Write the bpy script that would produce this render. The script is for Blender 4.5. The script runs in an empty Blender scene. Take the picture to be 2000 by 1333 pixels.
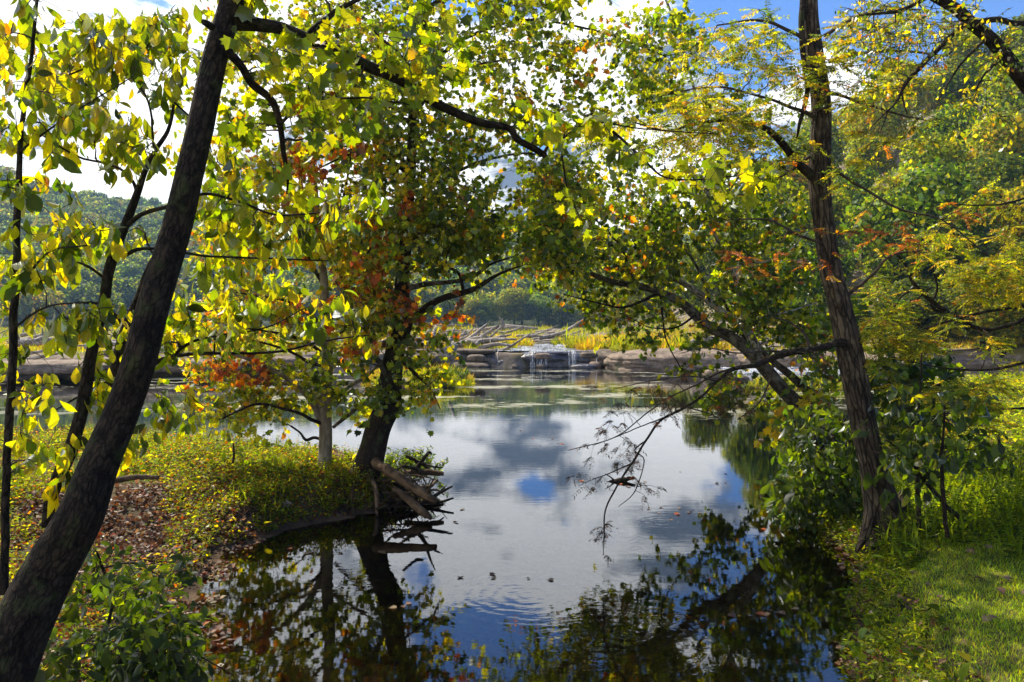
import bpy, math, random
import numpy as np
from mathutils import Matrix, Vector

random.seed(7)
rng = np.random.default_rng(11)
SC = bpy.context.scene
COL = SC.collection

# ------------------------------------------------------------------ camera, sky, sun, exposure
CAM_H, FPX, HOR = 2.6, 1500.0, 618.0
PITCH = math.atan((666.5 - HOR) / FPX)
cam_d = bpy.data.cameras.new('camera'); cam = bpy.data.objects.new('camera', cam_d); COL.objects.link(cam)
cam.location = (0, 0, CAM_H); cam.rotation_euler = (math.pi / 2 - PITCH, 0, 0)
cam_d.sensor_width = 36; cam_d.lens = 27.0; cam_d.clip_end = 4000; cam_d.clip_start = 0.05
SC.camera = cam

SUN_EL, SUN_AZ = math.radians(51), math.radians(-40)      # azimuth from +Y towards +X
sd = Vector((math.sin(SUN_AZ) * math.cos(SUN_EL), math.cos(SUN_AZ) * math.cos(SUN_EL), math.sin(SUN_EL)))
sun_d = bpy.data.lights.new('sun', 'SUN'); sun_d.energy = 5.0; sun_d.angle = math.radians(0.5); sun_d.color = (1.0, 0.90, 0.72)
sun = bpy.data.objects.new('sun', sun_d); COL.objects.link(sun); sun.rotation_euler = sd.to_track_quat('Z', 'Y').to_euler()
sun.location = (0, 0, 60)

world = bpy.data.worlds.new('World'); SC.world = world; world.use_nodes = True
wn = world.node_tree; wn.nodes.clear()
def W(t, **k):
    n = wn.nodes.new(t)
    for a, b in k.items(): setattr(n, a, b)
    return n
def wl(a, b): wn.links.new(a, b)
w_out = W('ShaderNodeOutputWorld')
sky = W('ShaderNodeTexSky'); sky.sky_type = 'NISHITA'; sky.sun_disc = False; sky.sun_elevation = SUN_EL
sky.sun_rotation = SUN_AZ; sky.air_density = 1.0; sky.dust_density = 0.6; sky.ozone_density = 2.0
w_tc = W('ShaderNodeTexCoord')
w_sep = W('ShaderNodeSeparateXYZ'); wl(w_tc.outputs['Generated'], w_sep.inputs[0])
def wmath(op, a, b=None):
    n = W('ShaderNodeMath', operation=op)
    for i, v in enumerate((a, b)):
        if v is None: continue
        if isinstance(v, (int, float)): n.inputs[i].default_value = v
        else: wl(v, n.inputs[i])
    return n.outputs[0]
zc = wmath('MAXIMUM', w_sep.outputs[2], 0.0)
zz = wmath('ADD', zc, 0.22)
cx = wmath('DIVIDE', w_sep.outputs[0], zz); cy = wmath('DIVIDE', w_sep.outputs[1], zz)
w_cmb = W('ShaderNodeCombineXYZ'); wl(cx, w_cmb.inputs[0]); wl(cy, w_cmb.inputs[1]); w_cmb.inputs[2].default_value = 27.9
n1 = W('ShaderNodeTexNoise'); n1.inputs['Scale'].default_value = 2.4; n1.inputs['Detail'].default_value = 9; n1.inputs['Roughness'].default_value = 0.56
n1.inputs['Distortion'].default_value = 0.25; wl(w_cmb.outputs[0], n1.inputs['Vector'])
# the cloud field thins overhead and towards the right, where the photograph's sky is blue
bias = wmath('ADD', wmath('MULTIPLY', zc, -0.80), wmath('MULTIPLY', w_sep.outputs[0], -0.34))
msk = wmath('ADD', n1.outputs[0], wmath('ADD', bias, 0.285))
ramp = W('ShaderNodeMapRange'); ramp.interpolation_type = 'SMOOTHSTEP'
ramp.inputs[1].default_value = 0.455; ramp.inputs[2].default_value = 0.52; wl(msk, ramp.inputs[0])
n2 = W('ShaderNodeTexNoise'); n2.inputs['Scale'].default_value = 3.0; n2.inputs['Detail'].default_value = 9; n2.inputs['Roughness'].default_value = 0.6; n2.inputs['Distortion'].default_value = 0.3
w_cmb2 = W('ShaderNodeVectorMath', operation='ADD'); w_cmb2.inputs[1].default_value = (9.3, 4.1, 2.0); wl(w_cmb.outputs[0], w_cmb2.inputs[0]); wl(w_cmb2.outputs[0], n2.inputs['Vector'])
shd = W('ShaderNodeMapRange'); shd.inputs[1].default_value = 0.50; shd.inputs[2].default_value = 0.60
wl(n2.outputs[0], shd.inputs[0])
crm = W('ShaderNodeMix', data_type='RGBA'); wl(shd.outputs[0], crm.inputs[0])
crm.inputs[6].default_value = (1.15, 1.14, 1.12, 1); crm.inputs[7].default_value = (0.12, 0.145, 0.20, 1)
sk = W('ShaderNodeVectorMath', operation='MULTIPLY'); sk.inputs[1].default_value = (0.036, 0.064, 0.112); wl(sky.outputs[0], sk.inputs[0])
cm = W('ShaderNodeMix', data_type='RGBA'); wl(ramp.outputs[0], cm.inputs[0]); wl(sk.outputs[0], cm.inputs[6]); wl(crm.outputs[2], cm.inputs[7])
bg = W('ShaderNodeBackground'); bg.inputs[1].default_value = 1.0; wl(cm.outputs[2], bg.inputs[0]); wl(bg.outputs[0], w_out.inputs[0])

SC.view_settings.view_transform = 'Standard'; SC.view_settings.look = 'None'; SC.view_settings.gamma = 1
SC.view_settings.use_curve_mapping = False; SC.view_settings.exposure = 0.75
SC.render.engine = 'CYCLES'
SC.cycles.max_bounces = 7; SC.cycles.transparent_max_bounces = 10; SC.cycles.diffuse_bounces = 3; SC.cycles.glossy_bounces = 3
SC.cycles.transmission_bounces = 4; SC.cycles.volume_bounces = 0
SC.cycles.caustics_reflective = False; SC.cycles.caustics_refractive = False

# ------------------------------------------------------------------ helpers: projection, noise, meshes
cp, sp = math.cos(PITCH), math.sin(PITCH)
def P(px, py, Y):
    a = (px - 1000) / FPX; b = -(py - 666.5) / FPX
    dy = cp + b * sp; dz = b * cp - sp
    return np.array((a / dy * Y, Y, CAM_H + dz / dy * Y))
def G(px, py, z=0.0):
    b = -(py - 666.5) / FPX; dy = cp + b * sp; dz = b * cp - sp
    return P(px, py, (z - CAM_H) / dz * dy)
def project(p):
    p = np.atleast_2d(p); x = p[:, 0]; y = p[:, 1]; z = p[:, 2] - CAM_H
    dep = y * cp - z * sp; up = y * sp + z * cp
    dep = np.where(dep < 0.05, 0.05, dep)
    return 1000 + FPX * x / dep, 666.5 - FPX * up / dep, dep
_L = rng.random((64, 64, 64))
def noise3(p):
    p = np.asarray(p, float); i = np.floor(p).astype(int); f = p - i; f = f * f * (3 - 2 * f); i &= 63; j = (i + 1) & 63
    x0, y0, z0 = i[..., 0], i[..., 1], i[..., 2]; x1, y1, z1 = j[..., 0], j[..., 1], j[..., 2]; fx, fy, fz = f[..., 0], f[..., 1], f[..., 2]
    a = _L[x0, y0, z0] * (1 - fx) + _L[x1, y0, z0] * fx; b = _L[x0, y1, z0] * (1 - fx) + _L[x1, y1, z0] * fx
    c = _L[x0, y0, z1] * (1 - fx) + _L[x1, y0, z1] * fx; d = _L[x0, y1, z1] * (1 - fx) + _L[x1, y1, z1] * fx
    return (a * (1 - fy) + b * fy) * (1 - fz) + (c * (1 - fy) + d * fy) * fz
def fbm(p, o=4):
    s = 0; a = 0.5; p = np.asarray(p, float)
    for k in range(o): s = s + a * noise3(p * (2 ** k) + 17.3 * k); a *= 0.5
    return s / (1 - 0.5 ** o)
def fbm2(x, y, sc=1.0, o=4, z=0.0): return fbm(np.stack([x * sc, y * sc, np.full_like(x, z)], -1), o)
def unit(v): return v / np.maximum(np.linalg.norm(v, axis=-1, keepdims=True), 1e-9)
def smooth(a, b, x): t = np.clip((x - a) / (b - a), 0, 1); return t * t * (3 - 2 * t)

def make_mesh(name, V, polys, attrs=None, smooth_=True):
    """polys: list of int arrays (n, k). attrs: {name: (type, array)} on points."""
    me = bpy.data.meshes.new(name)
    V = np.ascontiguousarray(V, dtype=np.float32)
    me.vertices.add(len(V)); me.vertices.foreach_set('co', V.ravel())
    polys = [p for p in polys if len(p)]
    loops = np.concatenate([p.ravel() for p in polys]).astype(np.int32)
    tot = np.concatenate([np.full(len(p), p.shape[1]) for p in polys]); st = np.concatenate([[0], np.cumsum(tot)[:-1]]).astype(np.int32)
    me.loops.add(len(loops)); me.loops.foreach_set('vertex_index', loops)
    me.polygons.add(len(tot)); me.polygons.foreach_set('loop_start', st)
    me.polygons.foreach_set('use_smooth', np.full(len(tot), smooth_, dtype=bool))
    for k, (t, a) in (attrs or {}).items():
        at = me.attributes.new(k, t, 'POINT')
        at.data.foreach_set('color' if t == 'FLOAT_COLOR' else ('vector' if t == 'FLOAT_VECTOR' else 'value'), np.ascontiguousarray(a, dtype=np.float32).ravel())
    me.update(calc_edges=True)
    return me
def rgba(c): c = np.asarray(c, float); return np.concatenate([c, np.ones((len(c), 1))], 1)
class MB:
    def __init__(s): s.V = []; s.F = {}; s.C = []; s.B = []; s.n = 0
    def add(s, V, faces, col=None, bk=None):
        V = np.asarray(V, float)
        for f in faces:
            if len(f): s.F.setdefault(f.shape[1], []).append(f + s.n)
        s.V.append(V); s.n += len(V)
        s.C.append(np.tile((0.2, 0.2, 0.2), (len(V), 1)) if col is None else (np.tile(col, (len(V), 1)) if np.ndim(col) == 1 else col))
        s.B.append(V if bk is None else bk)
    def mesh(s, name, off=(0, 0, 0), sm=True):
        return make_mesh(name, np.concatenate(s.V) - np.asarray(off), [np.concatenate(v) for v in s.F.values()],
                         {'col': ('FLOAT_COLOR', rgba(np.concatenate(s.C))), 'lc': ('FLOAT_VECTOR', np.concatenate(s.B))}, sm)
def tag(o, label=None, cat=None, group=None, kind=None):
    if label: o['label'] = label
    if cat: o['category'] = cat
    if group: o['group'] = group
    if kind: o['kind'] = kind
    return o
def link(name, me, mat, parent=None, loc=(0, 0, 0)):
    o = bpy.data.objects.new(name, me); COL.objects.link(o)
    if mat is not None and not me.materials: me.materials.append(mat)
    if parent is not None: o.parent = parent
    o.location = loc
    return o
def empty(name, loc):
    o = bpy.data.objects.new(name, None); COL.objects.link(o); o.location = loc; o.empty_display_size = 0.2; return o

# ------------------------------------------------------------------ materials
class N:
    def __init__(s, name):
        s.m = bpy.data.materials.new(name); s.m.use_nodes = True; s.t = s.m.node_tree; s.t.nodes.clear(); s.out = s.n('ShaderNodeOutputMaterial')
    def n(s, t, **k):
        x = s.t.nodes.new(t)
        for a, b in k.items(): setattr(x, a, b)
        return x
    def l(s, a, b): s.t.links.new(a, b)
    def set(s, sock, v):
        if isinstance(v, bpy.types.NodeSocket): s.l(v, sock)
        else: sock.default_value = v
    def attr(s, name): return s.n('ShaderNodeAttribute', attribute_name=name)
    def noise(s, vec, scale, detail=4, rough=0.55, dist=0.0):
        x = s.n('ShaderNodeTexNoise'); x.inputs['Scale'].default_value = scale; x.inputs['Detail'].default_value = detail
        x.inputs['Roughness'].default_value = rough; x.inputs['Distortion'].default_value = dist
        if vec is not None: s.l(vec, x.inputs['Vector'])
        return x.outputs[0]
    def n1c(s, vec, scale):
        x = s.n('ShaderNodeTexNoise'); x.inputs['Scale'].default_value = scale; x.inputs['Detail'].default_value = 4; s.l(vec, x.inputs['Vector']); return s.vm('SUBTRACT', x.outputs[1], (0.5, 0.5, 0.5))
    def vor(s, vec, scale, feature='F1'):
        x = s.n('ShaderNodeTexVoronoi', feature=feature); x.inputs['Scale'].default_value = scale; s.l(vec, x.inputs['Vector']); return x.outputs[0]
    def vm(s, op, a, b):
        x = s.n('ShaderNodeVectorMath', operation=op); s.set(x.inputs[0], a); s.set(x.inputs[1], b); return x.outputs[0]
    def ma(s, op, a, b=0.0, c=0.0):
        x = s.n('ShaderNodeMath', operation=op); s.set(x.inputs[0], a); s.set(x.inputs[1], b); s.set(x.inputs[2], c); return x.outputs[0]
    def mr(s, v, a, b, c=0.0, d=1.0, sm=True):
        x = s.n('ShaderNodeMapRange'); x.interpolation_type = 'SMOOTHSTEP' if sm else 'LINEAR'
        s.l(v, x.inputs[0])
        for i, q in enumerate((a, b, c, d)): x.inputs[i + 1].default_value = q
        return x.outputs[0]
    def mix(s, f, a, b, mode='MIX'):
        x = s.n('ShaderNodeMix', data_type='RGBA', blend_type=mode); s.set(x.inputs[0], f)
        for i, v in ((6, a), (7, b)): s.set(x.inputs[i], (*v, 1) if isinstance(v, tuple) and len(v) == 3 else v)
        return x.outputs[2]
    def bump(s, h, st=0.3, d=0.02):
        x = s.n('ShaderNodeBump'); x.inputs['Strength'].default_value = st; x.inputs['Distance'].default_value = d; s.l(h, x.inputs['Height']); return x.outputs[0]
    def pri(s, col, rough=0.8, nrm=None, spec=0.3):
        x = s.n('ShaderNodeBsdfPrincipled'); s.set(x.inputs['Base Color'], (*col, 1) if isinstance(col, tuple) else col)
        s.set(x.inputs['Roughness'], rough); x.inputs['Specular IOR Level'].default_value = spec
        if nrm is not None: s.l(nrm, x.inputs['Normal'])
        s.l(x.outputs[0], s.out.inputs[0]); return x

def leaf_mat(name, big=False, trans=0.5, tgain=(3.3, 3.0, 0.32), gloss=0.028, rough=0.5, objvar=False):
    k = N(name); a = k.attr('col').outputs['Color']; lc = k.attr('lc').outputs['Vector']
    pos = k.n('ShaderNodeNewGeometry').outputs['Position']
    c = k.mix(k.mr(k.noise(pos, 14.0 if big else 5.0, 2), 0.35, 0.65, 0, 0.35), a, k.vm('MULTIPLY', a, (0.6, 0.7, 0.6)))
    if objvar:
        oi = k.n('ShaderNodeObjectInfo')
        hs = k.n('ShaderNodeHueSaturation'); k.l(c, hs.inputs['Color'])
        k.l(k.mr(oi.outputs['Random'], 0, 1, 0.478, 0.515, False), hs.inputs['Hue']); k.l(k.mr(k.ma('FRACT', k.ma('MULTIPLY', oi.outputs['Random'], 7.3)), 0, 1, 0.7, 1.3, False), hs.inputs['Value'])
        c = hs.outputs[0]
    if big:
        sx = k.n('ShaderNodeSeparateXYZ'); k.l(lc, sx.inputs[0])
        ax = k.ma('ABSOLUTE', sx.outputs[0])
        vein = k.ma('SINE', k.ma('MULTIPLY', k.ma('SUBTRACT', sx.outputs[1], k.ma('MULTIPLY', ax, 0.75)), 62.0))
        mid = k.mr(ax, 0.0, 0.03, 1, 0)
        vf = k.ma('MAXIMUM', k.mr(vein, 0.75, 1.0, 0, 0.5), mid)
        c = k.mix(k.ma('MULTIPLY', vf, 0.35), c, k.vm('MULTIPLY', c, (1.7, 1.6, 1.4)))
        c = k.mix(k.mr(k.noise(pos, 30.0, 4, 0.7), 0.55, 0.70, 0, 0.55), c, k.vm('MULTIPLY', c, (1.5, 0.95, 0.5)))
        sp_ = k.mr(k.noise(pos, 75.0, 3), 0.62, 0.68)
        c = k.mix(k.ma('MULTIPLY', sp_, 0.8), c, (0.12, 0.04, 0.01))
    tc = k.vm('MULTIPLY', c, tgain)
    d = k.n('ShaderNodeBsdfDiffuse'); k.l(c, d.inputs[0])
    t = k.n('ShaderNodeBsdfTranslucent'); k.l(tc, t.inputs[0])
    g = k.n('ShaderNodeBsdfGlossy'); g.inputs['Roughness'].default_value = rough; g.inputs[0].default_value = (0.9, 0.95, 1, 1)
    if big:
        b = k.bump(vein, 0.25, 0.004)
        for q in (d, t, g): k.l(b, q.inputs['Normal'])
    m1 = k.n('ShaderNodeMixShader'); m1.inputs[0].default_value = trans; k.l(d.outputs[0], m1.inputs[1]); k.l(t.outputs[0], m1.inputs[2])
    fr = k.n('ShaderNodeLayerWeight'); fr.inputs[0].default_value = 0.25
    m2 = k.n('ShaderNodeMixShader'); k.l(k.mr(fr.outputs[0], 0, 1, gloss * 0.5, gloss * 5, False), m2.inputs[0]); k.l(m1.outputs[0], m2.inputs[1]); k.l(g.outputs[0], m2.inputs[2])
    k.l(m2.outputs[0], k.out.inputs[0]); return k.m
M_BIG = leaf_mat('broad_leaf', True, 0.58)
M_LEAF = leaf_mat('leaf', False, 0.60)
M_FERN = leaf_mat('leaflet', False, 0.45, gloss=0.03)
M_COVER = leaf_mat('ground_cover', False, 0.5, gloss=0.012)
M_GRASS = leaf_mat('grass_blade', False, 0.42, gloss=0.04)
M_DRY = leaf_mat('dry_leaf', False, 0.25, tgain=(1.6, 1.0, 0.4), gloss=0.03)
M_FAR = leaf_mat('far_crown', False, 0.45, tgain=(2.6, 2.5, 0.5), gloss=0.02, objvar=True)

def bark(name, base, light, dark, gs=9.0, ridged=0.0, flake=0.0, moss=0.0, st=0.6, zs=0.22):
    k = N(name); v = k.attr('lc').outputs['Vector']
    vs = k.vm('MULTIPLY', v, (1, 1, zs))
    n1_ = k.noise(vs, gs * 3, 6, 0.65, 0.4); n2_ = k.noise(v, gs * 0.7, 4)
    c = k.mix(k.mr(n1_, 0.35, 0.65), dark, base); c = k.mix(k.mr(n2_, 0.45, 0.7, 0, 0.75), c, light)
    h = n1_
    if flake:
        vo = k.noise(k.vm('MULTIPLY', v, (1, 1, 0.5)), gs * 1.6, 3, 0.5, 1.2); f = k.mr(vo, 0.50, 0.54, 0, flake)
        c = k.mix(f, c, light); h = k.ma('ADD', n1_, k.ma('MULTIPLY', f, -0.3))
    if ridged:
        vo = k.vor(k.vm('MULTIPLY', k.vm('ADD', v, k.vm('MULTIPLY', k.n1c(v, gs * 1.3), (0.04, 0.04, 0.10))), (1, 1, zs * 0.75)), gs * 2.2, 'DISTANCE_TO_EDGE'); r = k.mr(vo, 0.0, 0.16)
        c = k.mix(r, k.vm('MULTIPLY', c, (0.35, 0.33, 0.33)), c); h = k.ma('ADD', k.ma('MULTIPLY', n1_, 0.5), k.ma('MULTIPLY', r, ridged))
    if moss:
        c = k.mix(k.mr(k.noise(v, gs * 0.45, 5), 0.56, 0.66, 0, moss), c, (0.07, 0.10, 0.025))
    k.pri(c, 0.85, k.bump(h, st, 0.02), 0.2); return k.m
B_LEAN = bark('bark_leaning', (0.022, 0.015, 0.009), (0.060, 0.043, 0.026), (0.008, 0.005, 0.003), 17, ridged=0.25, flake=0.45, moss=0.30, st=1.0, zs=0.38)
B_LOCUST = bark('bark_furrowed', (0.085, 0.064, 0.042), (0.17, 0.135, 0.09), (0.03, 0.022, 0.015), 9, ridged=1.0, st=1.0)
B_SYC = bark('bark_sycamore', (0.055, 0.04, 0.025), (0.24, 0.22, 0.165), (0.025, 0.018, 0.012), 9, flake=0.30, zs=0.5)
B_SYCP = bark('bark_sycamore_pale', (0.16, 0.13, 0.09), (0.48, 0.46, 0.38), (0.07, 0.05, 0.03), 7, flake=0.8, zs=0.5)
B_DARK = bark('bark_dark', (0.030, 0.021, 0.013), (0.075, 0.055, 0.035), (0.025, 0.018, 0.012), 14, ridged=0.5, moss=0.3, st=0.9, zs=0.4)
B_SMOOTH = bark('bark_smooth', (0.24, 0.20, 0.14), (0.38, 0.34, 0.25), (0.13, 0.10, 0.07), 7, st=0.3, moss=0.2)
B_TWIG = bark('bark_twig', (0.06, 0.045, 0.035), (0.11, 0.085, 0.06), (0.03, 0.02, 0.015), 20, st=0.2)
B_DRIFT = bark('driftwood', (0.40, 0.35, 0.28), (0.58, 0.53, 0.45), (0.13, 0.10, 0.08), 7, st=0.7)
B_WETLOG = bark('wet_log', (0.13, 0.082, 0.045), (0.22, 0.15, 0.085), (0.04, 0.025, 0.013), 7, st=0.7)

# ------------------------------------------------------------------ tubes
def catmull(Q, sub):
    Q = np.asarray(Q, float)
    if len(Q) == 2: t = np.linspace(0, 1, sub + 1)[:, None]; return Q[0] * (1 - t) + Q[1] * t
    E = np.vstack([2 * Q[0] - Q[1], Q, 2 * Q[-1] - Q[-2]]); out = []
    for i in range(len(Q) - 1):
        p0, p1, p2, p3 = E[i:i + 4]
        t = np.linspace(0, 1, sub, endpoint=False)[:, None]
        out.append(0.5 * ((2 * p1) + (-p0 + p2) * t + (2 * p0 - 5 * p1 + 4 * p2 - p3) * t ** 2 + (-p0 + 3 * p1 - 3 * p2 + p3) * t ** 3))
    out.append(Q[-1:]); return np.vstack(out)
def tube(mb, path, rad, k=8, amp=0.0, ridge=0.0, col=None, seed=0.0, cap=True):
    path = np.asarray(path, float); rad = np.asarray(rad, float); n = len(path)
    t = unit(np.gradient(path, axis=0)); u = np.zeros_like(path)
    r = np.array((1.0, 0.2, 0.1)); 
    if abs(t[0] @ unit(r)) > 0.8: r = np.array((0.1, 0.2, 1.0))
    u[0] = unit(r - (r @ t[0]) * t[0])
    for i in range(1, n):
        w = u[i - 1] - (u[i - 1] @ t[i]) * t[i]; u[i] = w / max(np.linalg.norm(w), 1e-9)
    v = np.cross(t, u); th = np.arange(k) / k * 2 * np.pi
    s = np.concatenate([[0], np.cumsum(np.linalg.norm(np.diff(path, axis=0), axis=1))])
    rr = np.repeat(rad[:, None], k, 1); ct, st_ = np.cos(th)[None], np.sin(th)[None]
    R0 = max(rad.mean(), 1e-4)
    bk = np.stack([ct * rr + seed, st_ * rr, np.repeat(s[:, None], k, 1)], -1)
    if amp: rr = rr * (1 + amp * (fbm(np.stack([ct * 1.0 + 0 * rr + seed, st_ * 1.0 + 0 * rr + 5, s[:, None] / R0 * 0.13 + 0 * rr], -1), 3) - 0.5) * 2)
    if ridge:
        q = fbm(np.stack([ct * 5 + 0 * rr + seed, st_ * 5 + 0 * rr + 9, s[:, None] * 1.3 + 0 * rr], -1), 3); rr = rr * (1 + ridge * (0.5 - np.abs(q - 0.5) * 5))
    V = path[:, None] + rr[..., None] * (ct[..., None] * u[:, None] + st_[..., None] * v[:, None])
    i = np.arange(n - 1)[:, None] * k; j = np.arange(k)[None]; jn = (j + 1) % k
    F = np.stack([i + j, i + jn, i + k + jn, i + k + j], -1).reshape(-1, 4)
    V = V.reshape(-1, 3); bk = bk.reshape(-1, 3); faces = [F]
    if cap:
        V = np.vstack([V, path[0], path[-1]]); bk = np.vstack([bk, bk[0], bk[-1]]); c0, c1 = n * k, n * k + 1; jj = np.arange(k)
        faces.append(np.concatenate([np.stack([np.full(k, c0), (jj + 1) % k, jj], -1), np.stack([np.full(k, c1), (n - 1) * k + jj, (n - 1) * k + (jj + 1) % k], -1)]))
    mb.add(V, faces, col, bk)
def limb_pts(pts):
    """pts: (px, py, depth, width_px) -> array of x,y,z,r"""
    return np.array([[*P(a, b, d), w / 2 * d / FPX] for a, b, d, w in pts])

# ------------------------------------------------------------------ leaf templates (x across, y from the stalk, z up), unit length
def fan(outline, z=None, fold=0.12, droop=0.2):
    o = np.array(outline, float); n = len(o)
    V = np.vstack([[0, 0.42, 0], np.c_[o, np.zeros(n)]])
    V[:, 2] = -fold * 0 + np.abs(V[:, 0]) * fold - droop * (V[:, 1] - 0.2) ** 2
    F = np.array([[0, 1 + i, 1 + (i + 1) % n] for i in range(n)]); return V, [F]
def mirror(half): return half + [(-x, y) for x, y in reversed(half) if x > 1e-6]
T_MAPLE = fan(mirror([(0, 0.0), (0.16, 0.02), (0.40, -0.04), (0.34, 0.16), (0.58, 0.38), (0.36, 0.46), (0.40, 0.70), (0.20, 0.66), (0.0, 1.0)]), fold=0.18)
T_MAPLE_LO = fan(mirror([(0, 0.0), (0.34, 0.0), (0.50, 0.42), (0.26, 0.55), (0.0, 1.0)]), fold=0.15)
def strip(prof, fold=0.25, droop=0.35):
    V = []; F = []
    for i, (y, w) in enumerate(prof):
        z = -droop * y * y
        V += [(-w, y, z + w * fold), (0, y, z), (w, y, z + w * fold)]
        if i: a = 3 * (i - 1); F += [(a, a + 1, a + 4, a + 3), (a + 1, a + 2, a + 5, a + 4)]
    return np.array(V, float), [np.array(F)]
T_OVATE = strip([(0, 0.01), (0.14, 0.11), (0.32, 0.20), (0.55, 0.27), (0.76, 0.22), (0.91, 0.10), (1.0, 0.005)])
T_SIMPLE = (np.array([(0, 0, 0), (0.25, 0.45, 0.06), (0, 1, -0.12), (-0.25, 0.45, 0.06)], float), [np.array([(0, 1, 2, 3)])])
T_SLIM = (np.array([(0, 0, 0), (0.13, 0.4, 0.03), (0, 1, -0.2), (-0.13, 0.4, 0.03)], float), [np.array([(0, 1, 2, 3)])])
T_BLADE = (np.array([(-0.03, 0, 0), (0.03, 0, 0), (0.012, 0.6, -0.03), (0.0, 1.0, -0.16)], float), [np.array([(0, 1, 2), (0, 2, 3)])])
def scatter(mb, T, pos, d, nrm, size, col):
    """place template T at every pos; d = direction of its length, nrm = up side."""
    TV, TF = T; n = len(pos)
    if n == 0: return
    y = unit(d); x = unit(np.cross(y, nrm)); z = np.cross(x, y)
    V = pos[:, None] + size[:, None, None] * (TV[None, :, :1] * x[:, None] + TV[None, :, 1:2] * y[:, None] + TV[None, :, 2:3] * z[:, None])
    m = len(TV); off = (np.arange(n) * m)[:, None, None]
    mb.add(V.reshape(-1, 3), [(f[None] + off).reshape(-1, f.shape[1]) for f in TF], np.repeat(col, m, 0), np.tile(TV, (n, 1)))
def rdir(n): return unit(rng.normal(size=(n, 3)))

# palettes: lists of (colour, weight)
DG, MG, LG, YG, YE, OR, RU, BR = (0.030, 0.050, 0.008), (0.058, 0.094, 0.009), (0.132, 0.182, 0.010), (0.26, 0.278, 0.011), (0.46, 0.36, 0.014), (0.48, 0.17, 0.015), (0.26, 0.06, 0.015), (0.12, 0.06, 0.03)
PAL = {
    'pawpaw': [(MG, 3), (LG, 6), (YG, 7), (YE, 2.4), (OR, 0.2), (DG, 0.7)],
    'syc_near': [(LG, 5), (YG, 7), (MG, 2), (YE, 1.0), (OR, 0.25)],
    'syc': [(DG, 1), (MG, 5), (LG, 6), (YG, 6), (YE, 1.4), (OR, 0.35), (RU, 0.1)],
    'syc_dark': [(DG, 2), (MG, 6), (LG, 5), (YG, 5), (YE, 1.0), (OR, 0.3), (RU, 0.1)],
    'yellow': [(LG, 4), (YG, 8), (YE, 3), (OR, 0.7), (RU, 0.3), (MG, 2)],
    'rust': [(RU, 5), (OR, 4), (BR, 3), (YE, 1.5)],
    'locust': [(MG, 2), (LG, 3), (YG, 6), (YE, 3.5), (OR, 0.4)],
    'locust_or': [(YG, 8), (YE, 4.5), (OR, 0.5), (LG, 5), (MG, 1)],
    'under': [(DG, 5), (MG, 6), (LG, 2), (YG, 0.7)],
    'cover': [(MG, 2), (LG, 6), (YG, 9), (YE, 1.5)],
    'litter': [(RU, 1.5), (BR, 7), ((0.18, 0.11, 0.065), 5), (OR, 0.4), ((0.32, 0.24, 0.17), 2)],
    'dead': [(BR, 4), (RU, 0.8), ((0.05, 0.03, 0.018), 7)],
}
def pick(pal, n, j=0.22):
    cs = np.array([c for c, _ in PAL[pal]]); w = np.array([w for _, w in PAL[pal]], float); w /= w.sum()
    i = rng.choice(len(cs), n, p=w); c = cs[i] * np.exp(rng.normal(0, j, (n, 1))) * np.exp(rng.normal(0, 0.08, (n, 3))); return np.clip(c, 0.004, 0.7), i

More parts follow.
